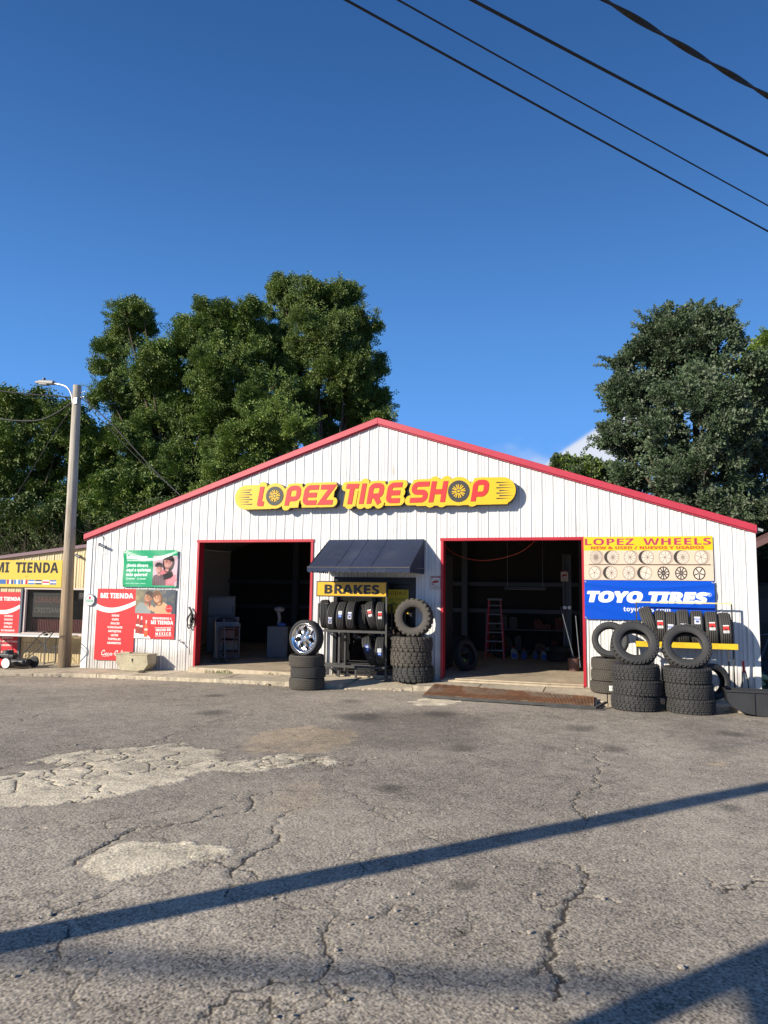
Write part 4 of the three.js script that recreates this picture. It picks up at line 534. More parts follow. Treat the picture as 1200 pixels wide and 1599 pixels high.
function tyreGeo(R, W, rim, style) {
  const h = style === 'mud' ? 0.019 : style === 'terrain' ? 0.016 : 0.009, Rb = R - h, w2 = W / 2, sw = R - rim, tw = style === 'road' ? 0.8 : 0.84, pts = [];
  const crown = (t) => Rb - 0.06 * sw * Math.pow(Math.abs(t), 2.6);   // t -1..1 across the tread
  // inside of the casing, bead, sidewall, tread, and back
  const prof = [[rim + 0.03, -w2 * 0.62], [rim + sw * 0.55, -w2 * 0.93 + 0.012], [Rb - 0.022, -w2 * 0.72], [Rb - 0.02, 0], [Rb - 0.022, w2 * 0.72], [rim + sw * 0.55, w2 * 0.93 - 0.012], [rim + 0.03, w2 * 0.62]];
  const side = (s) => [[rim, s * w2 * 0.68], [rim + 0.004, s * w2 * 0.8], [rim + 0.018, s * w2 * 0.86], [rim + sw * 0.2, s * w2 * 0.93], [rim + sw * 0.24, s * w2 * 0.945], [rim + sw * 0.3, s * w2 * 0.96], [rim + sw * 0.46, s * w2], [rim + sw * 0.56, s * w2 * 1.0], [rim + sw * 0.6, s * w2 * 1.012], [rim + sw * 0.66, s * w2 * 1.0], [rim + sw * 0.8, s * w2 * 0.965], [crown(1) - 0.012, s * w2 * 0.9], [crown(1), s * w2 * tw]];
  pts.push(...prof.slice().reverse().map((p) => p)); const loop = [...side(1).slice(0, 1), ...[]];
  const outer = []; const N = 14; for (let i = 1; i < N; i++) { const t = 1 - 2 * i / N; outer.push([crown(t), t * w2 * tw]); }
  const closed = [...prof, ...side(1), ...outer, ...side(-1).reverse(), prof[0]];
  const carcass = lathe(closed, 64), tread = [];
  const seg = (n, y0, y1, off, gap, skew = 0, hh = h) => { for (let k = 0; k < n; k++) { const a = (k + off) / n * 2 * Math.PI, t = (y0 + y1) / 2 / (w2 * tw); tread.push(arcBlock(crown(t) - 0.002, hh + 0.002, a, a + (1 - gap) / n * 2 * Math.PI, y0 * 1, y1 * 1, skew)); } };
  const Y = w2 * tw;
  if (style === 'mud') {
    for (const s of [-1, 1]) { seg(22, ...(s > 0 ? [Y * 0.6, Y * 1.0] : [-Y, -Y * 0.6]), s > 0 ? 0 : 0.5, 0.34, 0); seg(22, ...(s > 0 ? [Y * 0.62, Y * 1.06] : [-Y * 1.06, -Y * 0.62]), s > 0 ? 0.06 : 0.56, 0.6, 0, h * 0.8); for (let k = 0; k < 22; k++) { const a = (k + (s > 0 ? 0 : 0.5)) / 22 * 6.28319; tread.push(arcBlock(Rb - sw * 0.24, 0.011 + sw * 0.16, a + 0.02, a + 0.16, s > 0 ? w2 * 0.84 : -w2 * 1.0, s > 0 ? w2 * 1.0 : -w2 * 0.84)); } }
    for (let r = 0; r < 3; r++) { const y0 = Y * (-0.52 + r * 0.36), y1 = y0 + Y * 0.3; seg(20, y0, y1, r * 0.33, 0.3, r === 1 ? 1.1 : -1.1); seg(20, y0 + Y * 0.06, y1 + Y * 0.07, r * 0.33 + 0.55, 0.62, r === 1 ? -1.6 : 1.6, h * 0.9); }
  } else if (style === 'terrain') {
    for (const s of [-1, 1]) { seg(34, ...(s > 0 ? [Y * 0.66, Y * 1.02] : [-Y * 1.02, -Y * 0.66]), s > 0 ? 0 : 0.5, 0.26, s * 0.4); for (let k = 0; k < 34; k++) { const a = (k + (s > 0 ? 0 : 0.5)) / 34 * 6.28319; tread.push(arcBlock(Rb - sw * 0.17, 0.006 + sw * 0.1, a + 0.015, a + 0.1, s > 0 ? w2 * 0.86 : -w2 * 0.985, s > 0 ? w2 * 0.985 : -w2 * 0.86)); } }
    for (let r = 0; r < 4; r++) { const y0 = Y * (-0.6 + r * 0.305), y1 = y0 + Y * 0.27; seg(32, y0, y1, r * 0.37, 0.2, (r % 2 ? 1 : -1) * 1.5); }
  } else if (style === 'road') {   // straight ribs with grooves between them
    for (let r = 0; r < 5; r++) { const y0 = Y * (-1.0 + r * 0.412), y1 = y0 + Y * 0.335, a = crown((y0) / Y * 0.98), b = crown(y1 / Y * 0.98); tread.push(lathe([[a - 0.004, y0], [a + h, y0 + 0.002], [(crown((y0 + y1) / 2 / Y)) + h, (y0 + y1) / 2], [b + h, y1 - 0.002], [b - 0.004, y1]], 64)); }
  } else {
    for (let r = 0; r < 5; r++) { const edge = r === 0 || r === 4, y0 = Y * (-1.0 + r * 0.408), y1 = y0 + Y * 0.345; seg(style === 'road' ? 40 : 56, y0, y1, r * 0.3, edge ? 0.14 : 0.1, (r % 2 ? 1 : -1) * (edge ? 0.3 : 1.1)); }
  }
  const carc = merge(carcass), tr = merge(tread); metreUV(carc); metreUV(tr); return { carc, tr, R, W, rim };
}
const TG = {
  mud: tyreGeo(0.445, 0.315, 0.235, 'mud'), terrain: tyreGeo(0.408, 0.262, 0.232, 'terrain'), terrainB: tyreGeo(0.404, 0.255, 0.245, 'terrain'), sport: tyreGeo(0.362, 0.232, 0.245, 'sport'), low: tyreGeo(0.362, 0.232, 0.286, 'sport'), road: tyreGeo(0.325, 0.205, 0.205, 'road'), back: tyreGeo(0.352, 0.222, 0.222, 'sport'),
};
function tyre(kind, label, pos, rot, group, tone = 0) {   // pos: centre; the axle lies along the local y axis
  const G = TG[kind], t = new THREE.Group(); t.name = numbered('tire'); t.position.set(...pos); if (rnd() < 0.3) tone = Math.floor(rnd() * 3); if (rot?.isQuaternion) t.quaternion.copy(rot); else if (rot) t.rotation.set(...rot); t.userData = { label, category: 'tire' }; if (group) t.userData.group = group; scene.add(t);
  const a = shade(new THREE.Mesh(G.carc, M.rubberSide[tone])); a.name = 'carcass'; const b = shade(new THREE.Mesh(G.tr, M.rubber[tone])); b.name = 'tread'; t.add(a, b); return t;
}
function sticker(t, kind, angle, arc, w, material, y = 0) {   // a paper label wrapped on the tread at an angle round the axle
  const R = TG[kind].R + 0.003, n = 8, pos = [], uv = [], idx = []; for (let i = 0; i <= n; i++) { const a = angle + arc * (i / n - 0.5), d = 0.004 * Math.sin(i * 2); for (const s of [-1, 1]) { pos.push(Math.cos(a) * (R + d), y + s * w / 2, Math.sin(a) * (R + d)); uv.push(s > 0 ? 1 : 0, 1 - i / n); } if (i < n) { const k = i * 2; idx.push(k, k + 1, k + 2, k + 1, k + 3, k + 2); } }
  const g = new THREE.BufferGeometry(); g.setAttribute('position', new THREE.Float32BufferAttribute(pos, 3)); g.setAttribute('uv', new THREE.Float32BufferAttribute(uv, 2)); g.setIndex(idx); g.computeVertexNormals(); part('paper_label', g, material, t, true);
}
const lab = {
  red: print(96, 256, (x, w, h) => { x.fillStyle = '#e9e6e2'; x.fillRect(0, 0, w, h); x.fillStyle = '#d8352c'; x.fillRect(0, 38, w, 130); x.fillStyle = '#2a2424'; x.beginPath(); x.moveTo(10, 170); x.lineTo(48, 110); x.lineTo(86, 170); x.fill(); x.fillStyle = '#777'; for (let i = 0; i < 4; i++) x.fillRect(12, 190 + i * 14, 60 - i * 8, 6); }, 0.4),
  blue: print(96, 256, (x, w, h) => { x.fillStyle = '#e4e6ea'; x.fillRect(0, 0, w, h); x.fillStyle = '#2b4fa8'; x.fillRect(0, 130, w, 126); x.fillStyle = '#9db2df'; x.fillRect(12, 150, 70, 60); x.fillStyle = '#5b5e66'; for (let i = 0; i < 5; i++) x.fillRect(12, 24 + i * 18, 66 - i * 6, 7); }, 0.4),
  pale: print(96, 256, (x, w, h) => { x.fillStyle = '#dfe1ea'; x.fillRect(0, 0, w, h); x.fillStyle = '#8b93bd'; x.fillRect(0, 60, w, 60); x.fillStyle = '#5b6290'; x.fillRect(16, 140, 60, 70); }, 0.4),
  navy: print(96, 256, (x, w, h) => { x.fillStyle = '#24408f'; x.fillRect(0, 0, w, h); x.fillStyle = '#ccd4ea'; x.fillRect(14, 70, 66, 40); x.fillRect(26, 140, 40, 60); }, 0.4),
  white: print(256, 96, (x, w, h) => { x.fillStyle = '#e6e8e4'; x.fillRect(0, 0, w, h); x.fillStyle = '#4b5a55'; x.fillRect(20, 30, 40, 40); x.fillRect(84, 36, 120, 12); x.fillRect(84, 56, 90, 10); x.fillStyle = '#67a08c'; x.fillRect(0, 0, w, 12); }, 0.4),
};
const RY = () => [rr(-0.022, 0.022), rr(0, 6.28), rr(-0.022, 0.022)];
// stack with the chrome wheel
{
  const cx = -0.89, cz = 1.7, y0 = lotY(cx, cz) + 0.005, W = 0.232, n = ['lowest', 'middle', 'top'];
  for (let k = 0; k < 3; k++) tyre('sport', `${n[k]} road tire of the stack under the chrome wheel`, [cx + [0, 0.022, -0.012][k], y0 + W / 2 + k * (W - 0.006), cz + [0, -0.008, 0.006][k]], RY(), 'tires in the stack under the chrome wheel', [2, 0, 2][k]);
  const R = 0.362, wy = y0 + 3 * (W - 0.006) + R - 0.022, w = thing('chrome_wheel', 'chrome alloy wheel with low tire standing on the left tire stack', 'wheel', [cx - 0.02, wy, cz + 0.03]);
  const q = new THREE.Quaternion().setFromUnitVectors(new THREE.Vector3(0, 1, 0), new THREE.Vector3(-0.2, 0.04, 0.98).normalize()); w.quaternion.copy(q);
  const G = TG.low, a = shade(new THREE.Mesh(G.carc, M.rubberSide[1])); a.name = 'tire'; w.add(a); const b = shade(new THREE.Mesh(G.tr, M.rubber[1])); b.name = 'tread'; w.add(b);
  const r = 0.249, RIM = 1.155; part('rim', lathe([[r - 0.03, -0.1], [r + 0.006, -0.105], [r + 0.008, -0.095], [r - 0.012, -0.08], [r - 0.03, -0.02], [r - 0.03, 0.03], [r - 0.012, 0.07], [r + 0.008, 0.088], [r + 0.012, 0.1], [r + 0.004, 0.106], [r - 0.006, 0.1], [r - 0.018, 0.08], [r - 0.03, 0.07], [r - 0.036, 0.055], [r - 0.036, -0.02], [r - 0.03, -0.1]], 64), M.chrome, w).scale.set(RIM, 1, RIM);
  part('drum', [lathe([[0.001, -0.06], [0.19, -0.06], [0.19, -0.075], [0.001, -0.075]], 32)], M.chromeDark, w);
  for (let k = 0; k < 7; k++) {   // seven swirled spokes with holes between them
    const s = new THREE.Shape(); const P = (rad, a) => [Math.cos(a) * rad, Math.sin(a) * rad]; s.moveTo(...P(0.05, -0.5)); s.bezierCurveTo(...P(0.09, -0.3), ...P(0.13, -0.1), ...P(0.165, -0.16)); s.quadraticCurveTo(...P(0.19, -0.3), ...P(0.213, -0.42)); s.lineTo(...P(0.213, 0.34)); s.quadraticCurveTo(...P(0.18, 0.2), ...P(0.15, 0.16)); s.bezierCurveTo(...P(0.12, 0.2), ...P(0.08, 0.4), ...P(0.05, 0.45)); s.closePath();
    const g = new THREE.ExtrudeGeometry(s, { depth: 0.02, bevelEnabled: true, bevelSize: 0.009, bevelThickness: 0.012, bevelOffset: -0.006, bevelSegments: 4, curveSegments: 10 }).rotateX(-Math.PI / 2); const p = g.attributes.position; for (let i = 0; i < p.count; i++) { const d = Math.hypot(p.getX(i), p.getZ(i)); p.setY(i, p.getY(i) + 0.062 - 0.05 * Math.pow(d / 0.21, 1.6) * (1 - 0.7 * d / 0.21) - 0.02 + 0.012 * Math.sin(d * 40)); } g.rotateY(k / 7 * 2 * Math.PI); g.scale(RIM, 1, RIM); g.computeVertexNormals(); part('spoke', g, M.chrome, w);
  }
  part('hub', lathe([[0.001, 0.07], [0.03, 0.069], [0.04, 0.064], [0.044, 0.05], [0.085, 0.04], [0.09, -0.01], [0.001, -0.02]], 32), M.chrome, w); for (let k = 0; k < 6; k++) { const a2 = k / 6 * 6.283; part('lug_nut', new THREE.CylinderGeometry(0.009, 0.011, 0.03, 6).translate(Math.cos(a2) * 0.062, 0.05, Math.sin(a2) * 0.062), M.chromeDark, w); }
}
// stack by the right garage door: big mud tyres
{
  const cx = 0.95, cz = 0.32, y0 = paveY(cx) - 0.0, W = 0.315, n = ['lowest', 'middle', 'top'];
  for (let k = 0; k < 3; k++) tyre('mud', `${n[k]} mud tire of the big stack beside the storefront`, [cx + [0.03, -0.015, 0.0][k], y0 + 0.012 + W / 2 + k * (W - 0.012), cz + [0, 0.01, -0.01][k]], RY(), 'mud tires in the stack beside the storefront', 2);
  tyre('mud', 'muddy off-road tire standing upright on the stack beside the storefront', [cx + 0.045, y0 + 3 * (W - 0.008) + 0.415, cz + 0.02], new THREE.Quaternion().setFromUnitVectors(new THREE.Vector3(0, 1, 0), new THREE.Vector3(-0.02, 0.1, 0.99).normalize()), undefined, 2).scale.set(0.93, 0.93, 0.93);
}
// right hand stacks
{
  const n = ['lowest', 'middle', 'top'], stack = (kind, cx, cz, y0, what, tone, dx) => { const W = TG[kind].W; for (let k = 0; k < 3; k++) { const t = tyre(kind, `${n[k]} tire of ${what}`, [cx + dx[k], y0 + W / 2 + k * (W - 0.005), cz + dx[2 - k] * 0.5], RY(), `tires in ${what}`, tone); if (kind === 'back' && k === 0) sticker(t, kind, 0, 0.5, 0.1, lab.white); } return y0 + 3 * (W - 0.005); };
  const lean = (nx, ny, nz) => new THREE.Quaternion().setFromUnitVectors(new THREE.Vector3(0, 1, 0), new THREE.Vector3(nx, ny, nz).normalize());
  let h = stack('terrain', 5.42, 2.02, lotY(5.42, 2.02) + 0.008, 'the front left stack below the blue banner', 1, [-0.012, 0.022, 0.0]);
  tyre('terrain', 'knobbly terrain tire leaning upright on the front left stack by blue banner', [5.42, h + 0.335, 1.95], lean(0.05, 0.42, 0.9), undefined, 1);
  h = stack('terrainB', 6.28, 1.99, lotY(6.28, 1.99) + 0.008, 'the front right stack beside the black tub', 1, [0.016, -0.012, -0.03]);
  tyre('terrainB', 'smooth sided tire leaning upright on the front right stack by the rack', [6.27, h + 0.325, 1.92], lean(-0.03, 0.42, 0.9), undefined, 1);
  h = stack('back', 4.99, 0.62, -0.095, 'the rear stack beside the right garage door', 2, [-0.01, 0.005, 0.01]);
  const bs = scene.children.filter((o) => o.userData.group === 'tires in the rear stack beside the right garage door')[0]; bs.rotation.set(0, -Math.PI / 2 + 0.25, 0);
  tyre('back', 'narrow tire standing upright on the rear stack below the blue banner', [5.02, h + 0.335, 0.5], lean(0.0, 0.2, 0.97), undefined, 0);
  tyre('terrainB', 'dark tire lying in shade under the yellow shelf rack', [6.2, 0.06, 0.75], [0.25, 1, 0.1], undefined, 1);
  tyre('road', 'tire standing in shade between front right stack and black tub', [6.78, 0.23, 0.98], lean(0.5, 0.1, 0.9), undefined, 1);
}
// rack under the BRAKES sign
{
  const t = thing('display_rack', 'black steel tire rack standing in front of the storefront', 'rack', [0, 0, 0]);
  const x0 = -1.15, x1 = 0.42, zf = 0.5, zb = 0.08, y0 = paveY(0) - 0.04;
  for (const x of [x0, x1]) { part('post', bar([x, y0 + (x > 0 ? 0.06 : 0), zf], [x, x > 0 ? 1.66 : 1.5, zf], 0.036), M.rackBlack, t); part('post', bar([x, y0 + 0.03, zb], [x, 1.45, zb], 0.036), M.rackBlack, t); for (const y of [0.88, 0.12, 1.48]) part('side_rail', bar([x, y, zb], [x, y, zf], 0.033), M.rackBlack, t); }
  for (const [y, z] of [[0.9, zf + 0.005], [0.9, zb], [0.14, zf - 0.06], [0.14, zb]]) part('shelf_bar', span(x0, x1, y - 0.025, y + 0.025, z - 0.018, z + 0.018), M.rackBlack, t);
  for (const b of [bar([-0.72, y0 + 0.03, 0.3], [-0.72, 0.9, 0.3], 0.045), bar([-0.64, y0 + 0.03, 0.12], [-0.64, 0.9, 0.12], 0.045), bar([-0.3, y0, 0.36], [-0.3, 0.14, 0.36], 0.04), bar([x0, 1.48, zf], [-0.92, 1.5, zf], 0.02)]) part('brace', b, M.rackBlack, t); for (let k = 0; k < 5; k++) part('rail', bar([-0.7, 0.02 + k * 0.055, 0.14], [0.3, 0.02 + k * 0.055, 0.14], 0.008), M.rackBlack, t);
  const wh = new THREE.CylinderGeometry(0.055, 0.055, 0.03, 18).rotateZ(Math.PI / 2 - 0.4).translate(x1 + 0.02, y0 + 0.075, zf + 0.03); part('caster', [wh, bar([x1, y0 + 0.08, zf], [x1 + 0.02, y0 + 0.18, zf + 0.01], 0.05, 0.03)], M.rackBlack, t);
  const sg = thing('brakes_sign', 'yellow and black BRAKES box sign mounted on the black tire rack', 'sign', [-0.385, 1.82, 0.52]);
  part('case', rbox(1.64, 0.345, 0.09, 0.008, 0, 0, -0.05), M.black, sg); part('face', board(1.59, 0.295, 0.012), print(1024, 190, (x, w, h) => { x.fillStyle = '#efb622'; x.fillRect(0, 0, w, h); text(x, 'BRAKES', w / 2, h / 2 + 6, 172, '#16130e', { sx: 1.34, stroke: 9 }); }, 0.35), sg, true).position.z = -0.002;
  const up = (x, y, tiltZ, turn = 0) => new THREE.Quaternion().setFromEuler(new THREE.Euler(0, turn, Math.PI / 2 + tiltZ, 'YXZ'));
  const R = TG.road.R, sit = 0.925 + R, put = (x, y, z, tilt, label, st, tone = 1, turn = 0, s = 1) => { const o = tyre('road', label, [x, y, z], up(x, y, tilt, turn), 'road tires on the black rack', tone); o.scale.setScalar(s); if (st) { const e = new THREE.Vector3(0, st[1], 1).normalize().applyQuaternion(o.quaternion.clone().invert()); sticker(o, 'road', Math.atan2(e.z, e.x), 0.5, 0.085, lab[st[0]], st[2] ?? 0); } };
  put(-1.06, sit + 0.01, 0.3, 0.05, 'leftmost tire of the upper rack row, behind chrome wheel', null, 1, 0.25, 0.98); put(-0.86, sit - 0.02, 0.31, -0.1, 'upper rack tire with narrow white label low on tread', ['pale', -0.35], 1, 0.1, 0.94); put(-0.645, sit - 0.02, 0.3, -0.07, 'upper rack tire with white and blue label', ['blue', 0.12], 1, 0.12, 0.95); put(-0.42, sit - 0.01, 0.3, -0.03, 'upper rack tire with plain pale label, right of blue label', ['pale', 0.02], 1, 0.12, 0.96);
  put(-0.2, sit - 0.04, 0.12, 0, 'dark unlabelled tire at the back of upper rack row', null, 1, 0.1, 0.9);
  put(0.06, sit, 0.3, 0.26, 'upper rack tire leaning left with red and white label', ['red', 0.18], 1, 0.1, 0.96); put(0.27, sit - 0.01, 0.3, 0.05, 'rightmost upper rack tire with upright red and white label', ['red', 0.08], 1, 0.12, 0.97);
  put(0.02, 0.165 + R, 0.3, 0.34, 'lower rack tire leaning left with navy label', ['navy', 0.22], 1, 0.12, 1.0); put(0.27, 0.165 + R, 0.3, 0.04, 'lower rack tire standing upright with white and navy label', ['blue', -0.02], 1, 0.12, 0.98);
  tyre('road', 'dark tire standing between rack and mud tire stack', [0.6, 0.25, 0.12], up(0, 0, 0.1, 0.5), undefined, 1);
}
// rack on the right wall
{
  const t = thing('display_rack', 'tire rack with yellow painted front shelf below the blue banner', 'rack'); const x0 = 5.53, x1 = 7.26, zb = 0.26, zf = 0.62, y0 = -0.1;
  for (const x of [x0, x1]) { part('post', bar([x, y0, zb], [x, 1.64, zb], 0.026), M.rackBlack, t); part('post', bar([x === x0 ? x : x - 0.13, y0, zf - 0.1], [x === x0 ? x : x - 0.13, 0.84, zf - 0.04], 0.026), M.rackBlack, t); part('side_rail', bar([x, 0.86, zb], [x, 0.86, zf], 0.03), M.rackBlack, t); }
  part('top_bar', span(x0 - 0.01, x1 + 0.01, 1.625, 1.65, zb - 0.015, zb + 0.015), M.paleYellow, t); part('front_shelf', [span(x0 - 0.04, x1 + 0.03, 0.79, 0.895, zf, zf + 0.006), span(x0 - 0.04, x1 + 0.03, 0.79, 0.796, zf - 0.08, zf)], M.yellowPaint, t); part('back_shelf', span(x0, x1, 0.8, 0.86, zb - 0.02, zb + 0.02), M.rackBlack, t);
  const q = (tilt, turn) => new THREE.Quaternion().setFromEuler(new THREE.Euler(0, turn, Math.PI / 2 + tilt, 'YXZ')); const R = TG.road.R;
  const spec = [[5.76, 1.22, 0.3, null, 'tire tilted left at the left end of the right rack', 1.06], [5.955, 1.165, 0.02, ['red', 0.2], 'rack tire with red label just right of the tilted one', 1], [6.135, 1.155, -0.03, ['pale', 0.02], 'rack tire with small pale label, third from left', 0.97], [6.365, 1.17, 0.02, ['pale', 0.02], 'wide rack tire with pale label, half hidden by leaning tire', 1.04], [6.61, 1.16, 0, ['pale', 0.55], 'rack tire with large blue white label near its top', 1.03], [6.865, 1.155, 0.03, ['red', 0.2], 'rack tire with red label, second from right rack end', 1.02], [7.1, 1.145, 0.05, ['red', 0.08], 'rightmost rack tire with red label beside bare siding', 1]];
  for (const [x, y, tilt, st, label, s] of spec) { const o = tyre('road', label, [x, y, 0.42], q(tilt, -0.06), 'road tires on the yellow rack', 0); o.scale.set(s, s * 1.06, s); if (st) { const e = new THREE.Vector3(0, st[1], 1).normalize().applyQuaternion(o.quaternion.clone().invert()); sticker(o, 'road', Math.atan2(e.z, e.x), 0.46, 0.095, lab[st[0]], 0); } }
}
// rusty ramp across the right garage entrance
{
  const t = thing('steel_ramp', 'long rusty corrugated steel ramp lying before the right garage', 'ramp'); const a = [1.64, 1.16], b = [4.72, 1.72], c = [1.66, 2.2], d = [4.72, 2.42];
  const N = 128, gs = []; for (let k = 0; k < N; k++) { const u = (k + 0.5) / N, f = [lerp(c[0], d[0], u), lerp(c[1], d[1], u)], r = [lerp(a[0], b[0], u), lerp(a[1], b[1], u)]; gs.push(bar([r[0], -0.045 + 0.004 * Math.sin(k * 0.9), r[1]], [f[0], lotY(f[0], f[1]) + 0.075, f[1]], 0.015, 0.012)); }
  part('ridges', gs, M.rust, t).userData.kind = 'stuff'; const pl = poly3([[a[0], -0.055, a[1]], [c[0], lotY(...c) + 0.062, c[1]], [d[0], lotY(...d) + 0.062, d[1]], [a[0], -0.055, a[1]], [d[0], lotY(...d) + 0.062, d[1]], [b[0], -0.055, b[1]]]); part('deck_plate', pl, M.rust, t);
  part('front_beam', bar([c[0] - 0.01, lotY(...c) + 0.045, c[1] + 0.012], [d[0], lotY(...d) + 0.045, d[1] + 0.012], 0.05, 0.012), M.rackBlack, t); part('end_beam', bar([d[0] + 0.01, lotY(...d) + 0.045, d[1]], [b[0] + 0.01, -0.07, b[1]], 0.012, 0.07), M.rackBlack, t); part('lip', bar([3.9, lotY(3.9, 2.45) + 0.012, 2.44], [4.9, lotY(4.9, 2.5) + 0.012, 2.5], 0.03, 0.02), M.rackBlack, t); part('lip', bar([4.73, lotY(4.8, 2.4) + 0.04, 2.44], [4.92, lotY(4.9, 2) + 0.1, 2.05], 0.03, 0.05), M.rackBlack, t);
}
// black plastic tub: half round trough with ribs, and the red jack behind it
{
  const t = thing('plastic_tub', 'black ribbed half-round plastic tub at the right edge', 'tub', [7.53, lotY(7.5, 2) + 0.0, 1.9], 0.02);
  const L = 0.68, H = 0.39, D = 0.17, N = 24, prof = []; for (let k = 0; k <= N; k++) { const a = Math.PI * k / N; prof.push([-Math.cos(a) * L, H - Math.pow(Math.sin(a), 0.62) * H * 0.99]); }
  const s = new THREE.Shape(); prof.forEach((p, i) => (i ? s.lineTo(...p) : s.moveTo(...p))); s.closePath(); part('front_wall', extr(s, 0.02, 0.004).translate(0, 0, D - 0.02), M.blackPlastic, t); part('back_wall', extr(s, 0.02, 0.004).translate(0, 0, -D), M.blackPlastic, t);
  const pos = []; for (let k = 0; k < N; k++) { const [p, q] = [prof[k], prof[k + 1]]; pos.push(p[0], p[1], -D, q[0], q[1], -D, q[0], q[1], D, p[0], p[1], -D, q[0], q[1], D, p[0], p[1], D); } part('shell', poly3f(pos), M.blackPlastic, t);
  part('rim', [span(-L - 0.02, L + 0.02, H, H + 0.025, D - 0.02, D + 0.03), span(-L - 0.02, L + 0.02, H, H + 0.025, -D - 0.03, -D + 0.02), span(-L - 0.02, -L + 0.01, H, H + 0.025, -D, D), span(L - 0.01, L + 0.02, H, H + 0.025, -D, D)], M.blackPlastic, t);
  for (const x of [-0.27, 0, 0.27]) { const y = H - Math.pow(Math.sqrt(1 - (x / L) ** 2), 0.62) * H * 0.99; part('rib', bar([x, y + 0.01, D + 0.012], [x, H - 0.01, D + 0.012], 0.022, 0.028), M.blackPlastic, t); }
  for (const x of [-0.4, -0.13, 0.13, 0.4]) part('rim_clip', box(0.05, 0.012, 0.05, x, H + 0.03, D + 0.01), M.blackPlastic, t);
  const j = thing('red_jack_handle', 'red tool handle with forked dark foot leaning behind the black tub', 'tool', [7.3, 0.2, 1.1], 0, undefined);
  part('shaft', rod([-0.01, 0.22, 0], [-0.012, 0.43, -0.01], 0.022), M.redPaint, j); part('fork', [bar([-0.03, 0.24, 0], [-0.05, 0.02, 0.02], 0.018), bar([0.02, 0.24, 0], [0.05, 0.04, 0.02], 0.018), bar([-0.035, 0.24, 0], [0.025, 0.24, 0], 0.04, 0.02), bar([-0.05, 0.02, 0.02], [-0.05, -0.32, 0.02], 0.018), bar([0.05, 0.04, 0.02], [0.06, -0.32, 0.02], 0.018)], M.rackBlack, j);
}
// concrete trough and a stone beside it
{
  const t = thing('concrete_trough', 'weathered concrete trough with tapered ends on pavement below red posters', 'trough', [-5.92, -0.2, 0.32]);
  const w = 0.44, s = poly([[-w, 0.385], [-w - 0.01, 0.17], [-w + 0.14, 0], [w - 0.14, 0], [w + 0.01, 0.17], [w, 0.385]]); const g = extr(s, 0.4, 0.012).translate(0, 0, -0.2), p = g.attributes.position; for (let i = 0; i < p.count; i++) p.setZ(i, p.getZ(i) * lerp(0.72, 1, clamp(p.getY(i) / 0.385))); g.computeVertexNormals(); part('body', g, M.trough, t);
  part('lid', [rbox(0.9, 0.025, 0.42, 0.008, 0, 0.398, 0), rbox(0.2, 0.03, 0.12, 0.01, -0.22, 0.425, 0.05)], M.trough, t); part('drain_slot', poly3([[0.0, 0.3, 0.196], [0.045, 0.3, 0.196], [0.015, 0.19, 0.188]]), M.black, t);
  const st = solo('flat_stone', 'flat brown stone lying at right foot of the concrete trough', 'stone', new THREE.DodecahedronGeometry(0.08, 1).scale(1.3, 0.45, 0.8), M.bark); st.position.set(-5.55, -0.18, 0.62);
}

